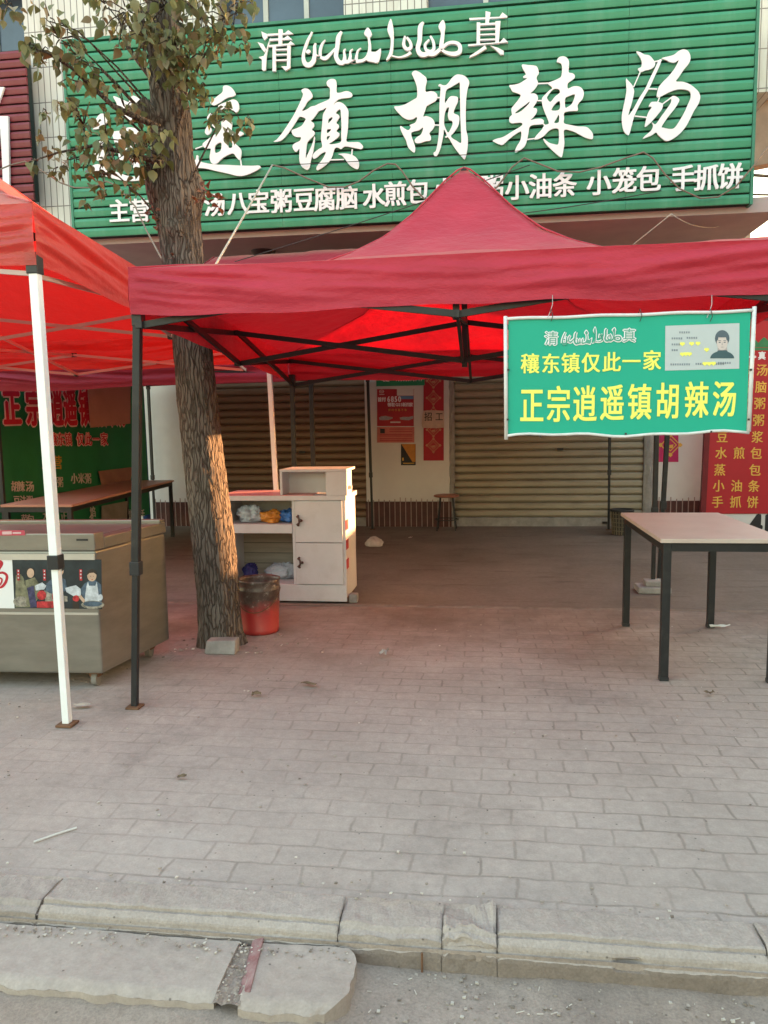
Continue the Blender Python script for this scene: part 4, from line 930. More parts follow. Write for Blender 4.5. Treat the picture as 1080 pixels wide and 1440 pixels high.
sp_.build('red_sprout', leaf_mat('red_young_leaf', [(0, (.20, .055, .03)), (.5, (.14, .06, .035)), (1, (.26, .10, .05))]), tree, recalc=False)
# stone block against the foot of the trunk
a = G(287, 920); b = G(330, 921)
mb = MB()
mb.hexa([(a.x, a.y, 0), (b.x, b.y, 0), (b.x, b.y+.1, 0), (a.x, a.y+.1, 0)], [(a.x+.012, a.y+.01, .078), (b.x+.002, b.y+.012, .085), (b.x, b.y+.1, .085), (a.x+.01, a.y+.1, .08)])
tag(mb.build('stone_block', M_conc, origin=tuple(a), bevel=.008), 'pale stone block lying against the foot of the tree trunk', 'stone')

# ------------------------------------------------------------------ chest freezer on castors
fa, fb, fc_ = Vector((-3.55, 3.60, 0)), Vector((-1.985, 3.665, 0)), Vector((-1.90, 4.33, 0))
ex = (fb-fa).normalized(); ey = (fc_-fb); ey.normalize(); W_, D_ = (fb-fa).length, (fc_-fb).length
fz = thing('chest_freezer', 'dull steel chest freezer on castors with a photo panel on its front', 'freezer', fa)
def FP(u, v, z): p = fa+ex*u+ey*v; return Vector((p.x, p.y, z))
def fbox(mb, u0, u1, v0, v1, z0, z1, mi=0):
    mb.hexa([FP(u0, v0, z0), FP(u1, v0, z0), FP(u1, v1, z0), FP(u0, v1, z0)], [FP(u0, v0, z1), FP(u1, v0, z1), FP(u1, v1, z1), FP(u0, v1, z1)], mi)
mb = MB(); fbox(mb, 0, W_, 0, D_, .085, .735); mb.build('body', M_steel, fz, bevel=.012)
mb = MB(); fbox(mb, -.01, W_+.004, -.010, .07, .737, .828); fbox(mb, -.01, .06, .07, D_, .737, .828); fbox(mb, W_-.07, W_+.006, .07, D_+.004, .737, .80); fbox(mb, -.01, W_, D_-.05, D_+.006, .737, .82)
mb.build('top_rim', M_steel, fz, bevel=.006)
mb = MB(); fbox(mb, .06, W_-.07, .08, D_-.06, .785, .800); mb.build('lid', mat('grey_lid', (.16, .15, .145), .35, .15), fz)
mb = MB(); fbox(mb, .002, W_-.004, -.006, -.0005, .69, .72); fbox(mb, .002, W_-.004, -.004, -.0005, .40, .412); mb.build('trim_strip', mat('aluminium_trim', (.5, .47, .43), .35, .1, metal=.5), fz)
for u, v in ((.1, .07), (W_-.08, .07), (W_-.08, D_-.09), (.1, D_-.09)):
    c = FP(u, v, .04); mb = MB()
    mb.tube([c+ex*-.014, c+ex*.014], .038, 16); cs = mb.build('castor', mat('castor_rubber', (.22, .2, .18), .7), fz)
    q = MB(); q.hexa([FP(u-.022, v-.02, .05), FP(u+.022, v-.02, .05), FP(u+.022, v+.02, .05), FP(u-.022, v+.02, .05)], [FP(u-.03, v-.03, .085), FP(u+.03, v-.03, .085), FP(u+.03, v+.03, .085), FP(u-.03, v+.03, .085)]); q.build('fork', M_rust, cs)
def fq(px, py, d): return PL(px, py, fa - ey*d, Vector((-ex.y, ex.x, 0)))
T2 = (0, 720, .148148)
def f2(x, y, d): return fq(T2[0]+x*T2[2], T2[1]+y*T2[2], d)
def fpoly(mb, pts, d, mi): mb.add([f2(x, y, d) for x, y in pts], [tuple(range(len(pts)))], mi)
def fell(mb, cx, cy, rx, ry, d, mi, n=16): fpoly(mb, [(cx+rx*cos(2*pi*i/n), cy+ry*sin(2*pi*i/n)) for i in range(n)], d, mi)
MP = [mat('photo_backdrop', (.022, .028, .032), .4, .6, 5), mat('photo_linen', (.48, .50, .54), .5, .35, 40), mat('photo_face', (.50, .33, .24), .5, .15, 30), mat('photo_dark_hair', (.035, .025, .02), .5), mat('photo_blue_cloth', (.07, .10, .14), .5, .4, 40),
      mat('photo_red', (.40, .03, .035), .5, .6, 50), mat('photo_olive', (.16, .15, .095), .5, .7, 22), mat('photo_dish', (.26, .23, .19), .4, .7, 45), mat('photo_indigo', (.05, .045, .10), .5, .6, 40), mat('panel_white', (.72, .71, .71), .45, .04)]
mb = MB(); d = .002
fpoly(mb, [(115,437),(962,452),(970,922),(140,912)], d, 0)
fpoly(mb, [(-900,425),(114,435),(138,915),(-900,900)], d, 9)
fpoly(mb, [(150,600),(200,590),(240,700),(300,780),(290,905),(145,905)], d+.0004, 6)             # steaming vessel at left
fell(mb, 195, 690, 40, 90, d+.0008, 6); fell(mb, 205, 850, 80, 50, d+.0010, 7)
fpoly(mb, [(240,650),(330,620),(370,680),(380,800),(300,900),(250,880)], d+.0012, 6); fell(mb, 290, 580, 34, 45, d+.0016, 2); fell(mb, 290, 558, 38, 28, d+.0014, 3)
fpoly(mb, [(255,720),(320,700),(350,900),(290,910)], d+.0018, 8)
fpoly(mb, [(440,680),(530,600),(620,640),(640,740),(520,800),(430,780)], d+.0012, 4); fell(mb, 570, 560, 34, 42, d+.0016, 2); fell(mb, 570, 538, 37, 26, d+.0017, 3)
fpoly(mb, [(505,640),(545,640),(560,720),(500,730)], d+.0018, 1)
fpoly(mb, [(330,700),(400,668),(440,700),(420,735),(340,745)], d+.002, 1); fpoly(mb, [(620,720),(720,695),(765,730),(770,810),(700,800),(630,760)], d+.002, 1)
fell(mb, 395, 790, 45, 45, d+.0022, 5); fell(mb, 515, 800, 22, 42, d+.0022, 5); fpoly(mb, [(350,850),(560,845),(600,912),(350,908)], d+.002, 5); fpoly(mb, [(690,800),(745,795),(750,920),(690,915)], d+.0024, 3); fell(mb, 722, 820, 32, 30, d+.0026, 5)
fpoly(mb, [(760,740),(800,680),(850,650),(910,650),(960,690),(966,860),(800,850)], d+.0012, 4); fpoly(mb, [(835,660),(845,700),(905,700),(918,662),(945,850),(800,850),(822,700)], d+.0016, 1)
fell(mb, 872, 605, 44, 54, d+.002, 2); fpoly(mb, [(826,600),(832,560),(872,540),(915,560),(920,598),(890,575),(850,580)], d+.0024, 3); fell(mb, 860, 610, 4, 3, d+.0026, 3); fell(mb, 888, 610, 4, 3, d+.0026, 3); fell(mb, 875, 640, 9, 3, d+.0026, 5)
fell(mb, 880, 880, 110, 40, d+.0022, 7); fell(mb, 880, 872, 90, 26, d+.0024, 4); fell(mb, 955, 810, 22, 30, d+.0026, 1); fpoly(mb, [(770,790),(810,840),(790,860),(740,800)], d+.0026, 2)
fpoly(mb, [(420,740),(470,770),(560,790),(640,800),(640,850),(430,850)], d+.0019, 7)
for cx in (172, 420, 765):
    fpoly(mb, [(cx-13,545),(cx+13,545),(cx+16,650),(cx-8,650)], d+.002, 5)
    for i in range(3): fell(mb, cx+2, 560+i*32, 7, 9, d+.0023, 1, 6)
mb.build('photo_panel', MP, fz, recalc=False)
mb = MB()
tf_ = lambda px, py: fq(px, py, .003)
def fbr(pts, k):
    q = brush(pts); n = len(q); h = n//2
    for i in range(h-1): mb.add([f2(*q[i], .003+k), f2(*q[i+1], .003+k), f2(*q[n-2-i], .003+k), f2(*q[n-1-i], .003+k)], [(0, 1, 2, 3)])
fbr([(-60,470,30),(0,480,46),(10,500,34),(-15,550,24),(-40,590,20),(20,575,22),(62,600,26),(60,650,26),(30,700,26),(-10,722,16),(-60,730,10)], 0)
fbr([(-20,620,14),(18,640,16),(0,690,14),(-40,710,8)], .0008); fbr([(-160,470,40),(-140,560,30),(-170,680,24)], .0004)
mb.build('red_lettering', mat('red_panel_print', (.45, .02, .035), .5), fz, recalc=False)
mb = MB(); fpoly(mb, [(-300,178),(232,172),(240,222),(-300,226)], .013, 0)
fpoly(mb, [(20,186),(110,182),(112,212),(22,214)], .0136, 1); fpoly(mb, [(120,192),(200,190),(200,206),(120,208)], .0136, 1); mb.build('price_sticker', [mat('red_sticker', (.48, .07, .10), .5), mat('pale_sticker_print', (.62, .4, .4), .5)], fz, recalc=False)
mb = MB(); fbox(mb, W_-.09, W_-.03, -.013, -.0105, .79, .80); mb.build('latch', M_plastic_black, fz)

# ------------------------------------------------------------------ white counter with shelves
cx0, cx1, y0, y1 = -2.02, -1.05, 5.66, 6.12
ct = thing('serving_counter', 'white laminate counter with two doors and open shelves behind the tree', 'counter', (-1.5, 5.9, 0))
mb = MB(); xm = -1.44
mb.box((cx0, y0+.01, .05), (cx0+.03, y1, .80)); mb.box((cx0, y1-.02, .05), (cx1, y1, .80)); mb.box((xm-.025, y0+.01, .05), (xm, y1-.02, .80)); mb.box((cx1-.03, y0+.005, .05), (cx1, y1, .80))
mb.box((cx0, y0, .02), (cx1-.001, y0+.02, .15)); mb.box((cx0+.03, y0+.02, .13), (xm-.025, y1-.02, .15)); mb.box((cx0+.03, y0+.004, .545), (xm-.025, y1-.02, .615))
mb.build('body', M_counter, ct, bevel=.003)
mb = MB(); mb.box((cx0+.03, y1-.026, .15), (xm-.026, y1-.0205, .545)); 
for i in range(1, 5): mb.box((cx0+.03, y1-.03, .15+i*.085), (xm-.026, y1-.0262, .153+i*.085), 1)
mb.build('back_board', [mat('plank_back', (.34, .28, .22), .8, .2, 6, stretch=(.4, 1, 4)), M_dark], ct)
mb = MB(); mb.box((cx0-.02, y0-.02, .80), (cx1+.01, y1+.02, .835), 0); mb.box((cx0-.019, y0-.019, .8352), (cx1-.25, y1+.019, .839), 1); mb.build('countertop', [M_counter, M_counter_top], ct)
mb = MB(); mb.box((-1.545, y0-.015, .84), (-1.525, y1-.1, 1.015)); mb.box((-1.545, y0-.015, 1.015), (-1.03, y1-.1, 1.035)); mb.box((-1.525, y0+.18, .84), (-1.03, y0+.2, 1.015)); mb.box((-1.19, y0-.017, .835), (-1.03, y0+.18, 1.0149)); mb.build('raised_box', M_counter, ct, bevel=.004)
mb = MB(); mb.box((-1.03, y0+.04, .88), (-1.005, y0+.07, .905)); mb.build('latch', M_counter, ct)
M_hand = mat('dark_bronze_handle', (.09, .05, .045), .4, .3)
for z0, z1 in ((.155, .473), (.478, .795)):
    mb = MB(); mb.box((xm+.005, y0-.012, z0), (cx1-.022, y0+.004, z1)); dr = mb.build('door', M_counter, ct, bevel=.003)
    q = MB(); zc_ = (z0+z1)/2+.01; xh = xm+.032
    q.tube([(xh, y0-.014, zc_-.04), (xh-.008, y0-.022, zc_-.03), (xh+.006, y0-.03, zc_-.015), (xh+.010, y0-.034, zc_), (xh+.006, y0-.03, zc_+.015), (xh-.008, y0-.022, zc_+.03), (xh, y0-.014, zc_+.04)], [.008, .011, .007, .009, .007, .011, .008], 8)
    q.lathe((xh+.02, y0-.024, zc_-.012), [(.001, 0), (.012, .006), (.012, .018), (.001, .024)], 10); q.build('handle', M_hand, dr, smooth=True)
mb = MB()
for z in (.57, .42, .27): mb.box((cx1+.0005, y0+.006, z), (cx1+.003, y0+.10, z+.075))
mb.build('red_stripe', mat('red_tape', (.5, .03, .04), .5), ct)
mb = MB(); mb.box((cx0, y0+.06, .004), (cx1-.02, y0+.12, .05)); mb.box((cx0, y1-.1, .004), (cx1-.02, y1-.04, .05)); mb.build('plinth', M_rust, ct)
tag(MB().box((cx1+.01, y0+.02, .005), (cx1+.075, y0+.10, .075)).build('brick_chip', M_conc, origin=(cx1, y0, 0), bevel=.012), 'small broken brick chip beside the right foot of the white counter', 'brick')
def bag(c, rx, ry, rz, m, label, seed, cat='bag'):
    mb = MB()
    def fn(u, v):
        a = 2*pi*u; b = pi*(v-.5); d = Vector((cos(a)*cos(b), sin(a)*cos(b), sin(b)))
        q = .95+.35*nz(d, 1.7, seed)+.30*abs(nz(d, 4, seed))-.22*abs(nz(d, 9, seed+3))+.12*nz(d, 22, seed)
        return (c[0]+d.x*rx*q, c[1]+d.y*ry*q, max(c[2]-rz*.75, c[2]+d.z*rz*q))
    mb.grid(fn, 56, 34); o = mb.build('plastic_bag', m, origin=(c[0], c[1], c[2]-rz*.75), smooth=True); tag(o, label, cat, 'bags kept in the white counter'); return o
M_bagw = mat('clear_bag', (.42, .46, .52), .25, .2, 10, spec=.6); M_bago = mat('orange_bag', (.60, .22, .03), .35, .25, 12, spec=.5); M_bagb = mat('blue_bag', (.04, .14, .42), .3, .6, 18, spec=.5); M_bagn = mat('navy_bag', (.03, .03, .14), .3, .3)
bag((-1.83, 5.80, .675), .105, .08, .07, M_bagw, 'greyish white bag on the upper counter shelf nearest the tree', 1)
bag((-1.655, 5.77, .66), .085, .07, .055, M_bago, 'orange bag in the middle of the upper counter shelf', 2)
bag((-1.535, 5.82, .66), .075, .08, .052, M_bagb, 'blue bag with pale threads at the right end of the upper counter shelf', 3)
bag((-1.62, 5.90, .205), .125, .08, .075, M_bagw, 'crumpled clear bag on the bottom counter shelf', 4)
bag((-1.86, 5.85, .215), .06, .06, .06, M_bagn, 'small navy bag on the bottom counter shelf behind the bucket', 5)

# paint bucket
bk = thing('paint_bucket', 'battered orange red paint bucket with grimy rim beside the trunk', 'bucket', (-1.49, 4.85, 0))
def bucket_mat():
    k = NT('bucket_paint'); sx = k.n('ShaderNodeSeparateXYZ'); k.l(k.tc.outputs['Object'], sx.inputs[0])
    c = k.ramp(k.noise(6, 6), [(.3, (.38, .025, .025)), (.7, (.48, .05, .04))])
    ad = k.n('ShaderNodeMath', operation='MULTIPLY_ADD'); k.l(k.noise(8, 6, .7), ad.inputs[0]); ad.inputs[1].default_value = .22; k.l(sx.outputs[2], ad.inputs[2])
    c = k.mix(c, k.ramp(k.noise(24, 6, .7), [(.35, (.045, .035, .03)), (.58, (.10, .085, .07)), (.72, (.45, .42, .38))]), k.ramp(ad.outputs[0], [(.24, 0.0), (.34, .95)]))
    k.l(c, k.b.inputs['Base Color']); k.b.inputs['Roughness'].default_value = .4; k.l(k.bump(k.noise(20, 4), .3, .006), k.b.inputs['Normal']); return k.m
mb = MB(); mb.lathe((-1.49, 4.85, 0), [(0, .004), (.120, .004), (.123, .02), (.125, .03), (.123, .035), (.130, .20), (.134, .285), (.139, .29), (.139, .30), (.135, .31), (.136, .345), (.141, .35), (.141, .362), (.134, .362), (.130, .34), (.123, .06), (0, .05)], 40, wob=.02)
body_b = mb.build('body', bucket_mat(), bk, smooth=True)
mb = MB(); mb.tube([(-1.49+.144*cos(a), 4.85+.144*sin(a), .30-.14*sin((a+pi)*1.0)) for a in [(-pi+pi*i/16) for i in range(17)]], .003, 6); mb.build('wire_handle', M_rust, bk)

# ------------------------------------------------------------------ tables
def table(x0, x1, y0, y1, h, label, topm, sk=0.0, leg=.042, skew=None, legs4=True):
    sk_ = skew or (lambda x, y: (x, y))
    t = thing('folding_table' if False else 'table', label, 'table', sk_((x0+x1)/2, (y0+y1)/2)+(0,), 'tables with black steel legs')
    def hb(mb, a, b):
        (xa, ya, za), (xb, yb, zb) = a, b; P = lambda x, y, z: sk_(x, y)+(z,)
        mb.hexa([P(xa, ya, za), P(xb, ya, za), P(xb, yb, za), P(xa, yb, za)], [P(xa, ya, zb), P(xb, ya, zb), P(xb, yb, zb), P(xa, yb, zb)])
    mb = MB(); hb(mb, (x0, y0, h-.022), (x1, y1, h)); tp = mb.build('tabletop', topm, t, bevel=.003)
    i = .018; a = .045
    mb = MB(); hb(mb, (x0+i+leg, y0+i, h-.023-a), (x1-i-leg, y0+i+.025, h-.023)); hb(mb, (x0+i+leg, y1-i-.025, h-.023-a), (x1-i-leg, y1-i, h-.023))
    hb(mb, (x0+i, y0+i+leg, h-.023-a), (x0+i+.025, y1-i-leg, h-.023)); hb(mb, (x1-i-.025, y0+i+leg, h-.023-a), (x1-i, y1-i-leg, h-.023)); mb.build('apron_frame', M_black, t)
    for lx, ly in ((x0+i, y0+i), (x1-i-leg, y0+i), (x0+i, y1-i-leg), (x1-i-leg, y1-i-leg)):
        mb = MB(); hb(mb, (lx, ly, .008), (lx+leg, ly+leg, h-.023)); lg = mb.build('leg', M_black, t, bevel=.003)
        mb = MB(); hb(mb, (lx-.002, ly-.002, .001), (lx+leg+.002, ly+leg+.002, .02)); mb.build('foot_cap', M_plastic_black, lg)
    return t
table(.885, 1.50, 4.03, 5.21, .755, 'pinkish topped table with black legs under the hanging green sign', M_table_top)
# long table at left, along the green banner
def lsk(x, y):
    t = (y-6.2)/3.0
    return (x + (-.33)*t, y)
table(-4.22, -3.55, 6.2, 9.2, .715, 'long brown topped table with black legs along the green cloth banner', M_table_top2, skew=lsk)

# ------------------------------------------------------------------ things at the shop front
# stool
st = thing('stool', 'small brown topped wire stool at the foot of the poster pillar', 'stool', (-.5, 9.85, 0))
mb = MB(); mb.lathe((-.5, 9.85, 0), [(0, .43), (.15, .43), (.165, .437), (.165, .452), (.15, .46), (0, .46)], 28); mb.build('seat', mat('brown_seat', (.30, .12, .08), .4, .2), st, smooth=False)
for k in range(4):
    a = pi/4+k*pi/2; mb = MB(); mb.tube([(-.5+.11*cos(a), 9.85+.11*sin(a), .43), (-.5+.17*cos(a), 9.85+.17*sin(a), .0)], .009, 7); mb.build('leg', M_black, st)
mb = MB(); mb.tube([(-.5+.15*cos(a), 9.85+.15*sin(a), .14) for a in [2*pi*i/24 for i in range(25)]], .006, 6, False); mb.build('ring_brace', M_black, st)
# wastepaper basket
wb = thing('waste_basket', 'dark round woven waste basket behind the pinkish table', 'basket', (1.62, 9.45, 0))
mb = MB(); c = Vector((1.62, 9.45, 0))
mb.lathe(c, [(.0, .01), (.105, .01), (.13, .30)], 24, 0); mb.lathe(c, [(.136, .285), (.142, .30), (.136, .315), (.126, .31), (.12, .29)], 24, 1)
mb.build('body', [mat('basket_dark', (.05, .042, .035), .6, .3), M_dark], wb)
mb = MB()
for k in range(22):
    a = 2*pi*k/22; mb.bar(c+Vector((.108*cos(a), .108*sin(a), .01)), c+Vector((.134*cos(a), .134*sin(a), .29)), .009)
for z in (.06, .11, .16, .21, .26):
    r_ = .110+.026*z/.3; mb.tube([c+Vector((r_*cos(2*pi*k/24), r_*sin(2*pi*k/24), z)) for k in range(25)], .005, 5, False)
mb.build('weave', mat('basket_weave', (.16, .13, .085), .6, .3), wb)
# sandbag and concrete block weights
def lump(name, c, rx, ry, rz, m, label, cat, seed):
    mb = MB()
    def fn(u, v):
        a = 2*pi*u; b = pi*(v-.5); d = Vector((cos(a)*cos(b), sin(a)*cos(b), sin(b))); q = 1+.25*nz(d, 2.2, seed)+.08*nz(d, 7, seed)
        return (c[0]+d.x*rx*q, c[1]+d.y*ry*q, max(.004, c[2]+d.z*rz*q))
    mb.grid(fn, 28, 14); tag(mb.build(name, m, origin=(c[0], c[1], 0), smooth=True), label, cat)
lump('cement_lump', (-1.25, 8.5, .02), .10, .08, .085, mat('pale_cement', (.50, .43, .40), .9, .2, 14, bump=.5), 'pale cement lump on the forecourt left of the stool', 'weight', 6)
blk = MB(); p = G(918, 834); blk.box((p.x-.12, p.y-.06, .005), (p.x+.13, p.y+.14, .055)); blk.box((p.x-.06, p.y-.03, .0555), (p.x+.10, p.y+.10, .10))
tag(blk.build('concrete_block', M_conc, origin=tuple(p), bevel=.01), 'stacked concrete block under a black tent leg behind the table', 'block')

# posters on the pillar
PY_ = WY-.052
T3 = (510, 520, .12963)
def p3(x, y, d=0.0): return Y(T3[0]+x*T3[2], T3[1]+y*T3[2], PY_-d)
def pquad(mb, x0, y0, x1, y1, d, mi=0): mb.quad(p3(x0, y1, d), p3(x1, y1, d), p3(x1, y0, d), p3(x0, y0, d), mi)
def r3(items, w_, h_): return [(c, T3[0]+x*T3[2], T3[1]+y*T3[2], w_*T3[2], h_*T3[2]) for c, x, y in items]
pl3 = lambda d: (lambda px, py: Y(px, py, PY_-d))
M_pp = [mat('poster_red', (.40, .018, .03), .5, .1), mat('poster_white', (.66, .62, .60), .5, .06), mat('poster_blue', (.12, .25, .45), .5, .1), mat('poster_pale_red', (.55, .16, .13), .5, .15), mat('poster_orange', (.55, .22, .05), .5, .2), M_dark, mat('car_silver', (.35, .33, .35), .4, .3, 60)]
po = thing('car_poster', 'red car advertising poster with white headline on the pillar', 'poster', p3(350, 500))
mb = MB(); pquad(mb, 148, 205, 572, 800, .003, 1); pquad(mb, 156, 210, 555, 612, .005, 0); pquad(mb, 156, 620, 560, 790, .005, 3); mb.build('sheet', M_pp, po)
mb = MB(); pquad(mb, 372, 205, 552, 280, .007, 1); pquad(mb, 388, 284, 552, 318, .007, 2); mb.build('picture', M_pp, po)
mb = MB(); mb.add([p3(x, y, .007) for x, y in [(175,520),(200,505),(250,500),(290,510),(325,515),(325,530),(280,545),(220,548),(185,545)]], [tuple(range(9))], 6)
mb.add([p3(x, y, .007) for x, y in [(400,520),(440,510),(500,512),(548,500),(548,530),(500,548),(450,545),(410,540)]], [tuple(range(8))], 6); pquad(mb, 300, 562, 410, 576, .007, 1)
for y in (640, 665, 700, 715, 745, 765): pquad(mb, 290 if y < 690 else 185, y, 540, y+7, .007, 0)
pquad(mb, 190, 640, 240, 690, .007, 5); mb.build('printed_detail', M_pp, po)
mb = MB(); row(mb, r3([('首',185,322),('付',230,320)], 46, 52), pl3(.006), .002, .03, 0); row(mb, r3([('6',282,318),('8',322,318),('5',360,318),('0',400,318)], 62, 84), pl3(.006), .002, .03, 0)
row(mb, r3([('领',288,378),('取',330,378),('G',370,378),('S',397,378),('5',422,378),('新',452,378),('四',490,378),('家',525,378)], 40, 46), pl3(.006), .002, .03, 0)
row(mb, r3([('限',290,436),('时',325,436),('优',360,436),('惠',395,436),('不',430,436),('等',465,436)], 26, 28), pl3(.006), .002, .01, 1); mb.build('lettering', [M_white, M_gold], po)
mb = MB()
def ring(mb, cx, cy, rx, ry, t, d, mi=0, n=18):
    for i in range(n):
        a, b = 2*pi*i/n, 2*pi*(i+1)/n
        mb.add([p3(cx+rx*cos(a), cy+ry*sin(a), d), p3(cx+rx*cos(b), cy+ry*sin(b), d), p3(cx+(rx-t)*cos(b), cy+(ry-t)*sin(b), d), p3(cx+(rx-t)*cos(a), cy+(ry-t)*sin(a), d)], [(0, 1, 2, 3)], mi)
ring(mb, 205, 235, 28, 18, 6, .007); pquad(mb, 180, 262, 235, 272, .007); pquad(mb, 183, 232, 227, 238, .0075); mb.build('emblem', mat('pale_print', (.6, .45, .45), .5), po)
fl = thing('flyer', 'small black and orange flyer below the car poster', 'poster', p3(500, 920))
mb = MB(); pquad(mb, 415, 805, 575, 1035, .003, 0); mb.add([p3(x, y, .005) for x, y in [(420,806),(574,806),(574,1000),(540,1000)]], [(0, 1, 2, 3)], 1); pquad(mb, 440, 1010, 560, 1018, .005, 2); pquad(mb, 430, 955, 445, 985, .005, 2); mb.build('sheet', [M_dark, mat('flyer_orange', (.50, .20, .03), .5, .25, 8), M_gold], fl)
gb = thing('phone_board', 'green phone number board at the top of the poster pillar', 'sign', p3(410, 90))
mb = MB(); a, b = p3(150, 180), p3(672, -40); mb.box((a.x, PY_-.02, a.z), (b.x, PY_-.002, b.z)); mb.build('board', mat('green_board', (.02, .25, .12), .5), gb)
mb = MB(); row(mb, r3([('电',225,105),('话',268,105)], 44, 52), pl3(.021), .002, .03); row(mb, r3([(c, 365+i*27, 103) for i, c in enumerate('13262070749')], 40, 60), pl3(.021), .002, .02); mb.build('lettering', M_white, gb)
def motif(mb, cx, cy, s_, d, fnq):
    for sc_, wd in ((1, .14), (.62, .12)):
        P = [(cx, cy-s_*sc_), (cx+s_*sc_, cy), (cx, cy+s_*sc_), (cx-s_*sc_, cy)]; Q = [(cx, cy-s_*(sc_-wd)), (cx+s_*(sc_-wd), cy), (cx, cy+s_*(sc_-wd)), (cx-s_*(sc_-wd), cy)]
        for i in range(4):
            j = (i+1) % 4; mb.add([fnq(*P[i], d), fnq(*P[j], d), fnq(*Q[j], d), fnq(*Q[i], d)], [(0, 1, 2, 3)])
    for k in range(4):
        a = k*pi/2; x, y = cx+s_*.95*cos(a), cy+s_*.95*sin(a); mb.add([fnq(x-s_*.22, y, d+.001), fnq(x, y-s_*.22, d+.001), fnq(x+s_*.22, y, d+.001), fnq(x, y+s_*.22, d+.001)], [(0, 1, 2, 3)])
    mb.add([fnq(cx-s_*.3, cy+s_*.05, d), fnq(cx+s_*.3, cy-s_*.05, d), fnq(cx+s_*.2, cy+s_*.3, d), fnq(cx-s_*.2, cy+s_*.3, d)], [(0, 1, 2, 3)])
cp_ = thing('couplet_banner', 'tall red paper couplet with gold diamond patterns right of the car poster', 'banner', p3(770, 500))
mb = MB(); pquad(mb, 660, 40, 880, 985, .004); mb.build('sheet', mat('couplet_red', (.42, .015, .03), .55, .12), cp_)
mb = MB()
for y in (120, 305, 480, 650, 820): motif(mb, 768, y, 75, .006, p3)
mb.build('gold_pattern', mat('couplet_gold', (.52, .23, .13), .5, .2), cp_)
jn = thing('hiring_notice', 'torn pale hiring notice pasted over the red couplet', 'notice', p3(770, 540))
mb = MB(); mb.add([p3(x, y, .010) for x, y in [(660,445),(700,440),(780,440),(882,445),(882,628),(800,635),(650,630),(640,580),(650,480)]], [tuple(range(9))]); mb.build('sheet', mat('notice_paper', (.58, .42, .34), .8, .15, 12), jn)
mb = MB(); row(mb, r3([('招',712,508),('工',830,508)], 88, 100), pl3(.011), .002, .012); mb.build('lettering', M_dark, jn)
# pink poster on the right wall
pk = thing('pink_poster', 'magenta poster with a gold diamond on the white wall behind the table', 'poster', Y(938, 630, WY-.01))
def pw(x, y, d=0.0): return Y(700+x*.35185, 340+y*.35185, WY-.004-d)
mb = MB(); mb.quad(pw(612,880), pw(722,880), pw(722,740), pw(612,740)); mb.build('sheet', mat('magenta_paper', (.48, .02, .12), .5, .1), pk)
mb = MB(); motif(mb, 690, 812, 42, .003, pw); mb.build('gold_pattern', M_gold, pk)

# red menu board at right
MY = 9.55
pm = lambda px, py: Y(px, py, MY-.03)
mn = thing('menu_board', 'tall red menu board with yellow dish names at the right edge', 'menu board', (3.1, MY, 0))
P = [Y(1001,440,MY), Y(985,722,MY)]
mb = MB(); xa, xb = Y(990,722,MY).x, 4.05; za, zb = Y(1040,722,MY).z, Y(1060,452,MY).z
xt = Y(1004,452,MY).x
mb.hexa([(xa, MY-.03, za), (xb, MY-.03, za), (xb, MY+.04, za), (xa, MY+.04, za)], [(xt, MY-.03, zb), (xb+.1, MY-.03, zb), (xb+.1, MY+.04, zb), (xt, MY+.04, zb)]); mb.build('board', M_redboard, mn)
mb = MB(); mb.bar((xa-.02, MY-.01, za-.02), (xt-.02, MY-.01, zb+.02), .06, .06); mb.bar((xt-.02, MY-.01, zb+.02), (xb+.1, MY-.01, zb+.02), .03, .05)
mb.build('frame', mat('dark_red_frame', (.16, .015, .02), .5), mn)
mb = MB(); mb.box((xa-.02, MY-.02, .0), (xb, MY+.03, za-.005)); mb.build('base_panel', M_wallwhite, mn)
mb = MB(); 
for c_, px, py in (('4', 1062, 738), ('1', 1080, 738)): row(mb, [(c_, px, py, 34, 40)], lambda px, py: Y(px, py, MY-.021), .003, .06)
mb.build('base_number', M_dark, mn)
C5 = (980, 440, .21505)
DISH = [('胡辣汤',372),('豆腐脑',482),('八宝粥',590),('小米粥',700),('豆 浆',810),('水煎包',916),('蒸 包',1026),('小油条',1131),('手抓饼',1236)]
for i, (s_, y) in enumerate(DISH):
    sl = (y-812)*-.072; xs = (165+sl, 283+sl*1.0, 395+sl); mb = MB(); it = []
    for ch, x in zip(s_, xs):
        if ch != ' ': it.append((ch, C5[0]+x*C5[2], C5[1]+(y+(2 if x > 300 else 0))*C5[2], 78*C5[2], 82*C5[2]))
    row(mb, it, pm, .003, .015); mb.build('dish_name', M_gold, mn)
mb = MB()
def q5(x, y, d=0.0): return Y(C5[0]+x*C5[2], C5[1]+y*C5[2], MY-.032-d)
for cx, s_ in ((372, 1), (440, 1.15), (505, 1)):
    mb.add([q5(cx+40*s_*cos(a)*(1-.25*abs(sin(a))**4), 225-45*s_*sin(a)*(1+.25*max(0, sin(a))**6)) for a in [pi*i/20 for i in range(21)]], [tuple(range(21))]); mb.add([q5(cx-3,180,.001), q5(cx+3,180,.001), q5(cx+1,160,.001), q5(cx-1,160,.001)], [(0, 1, 2, 3)])
mb.add([q5(335,245,.002), q5(560,245,.002), q5(560,228,.002), q5(335,228,.002)], [(0, 1, 2, 3)]); mb.build('dome_emblem', mat('emblem_green', (.05, .2, .09), .5), mn)
mb = MB(); row(mb, [('清', C5[0]+300*C5[2], C5[1]+280*C5[2], 11, 12), ('真', C5[0]+425*C5[2], C5[1]+280*C5[2], 11, 12)], pm, .003, .03); ring5 = None
for k in range(4): row(mb, [('の' if False else '。', C5[0]+(345+k*16)*C5[2], C5[1]+276*C5[2], 9, 9)], pm, .003, .03)
mb.build('heading', M_white, mn)

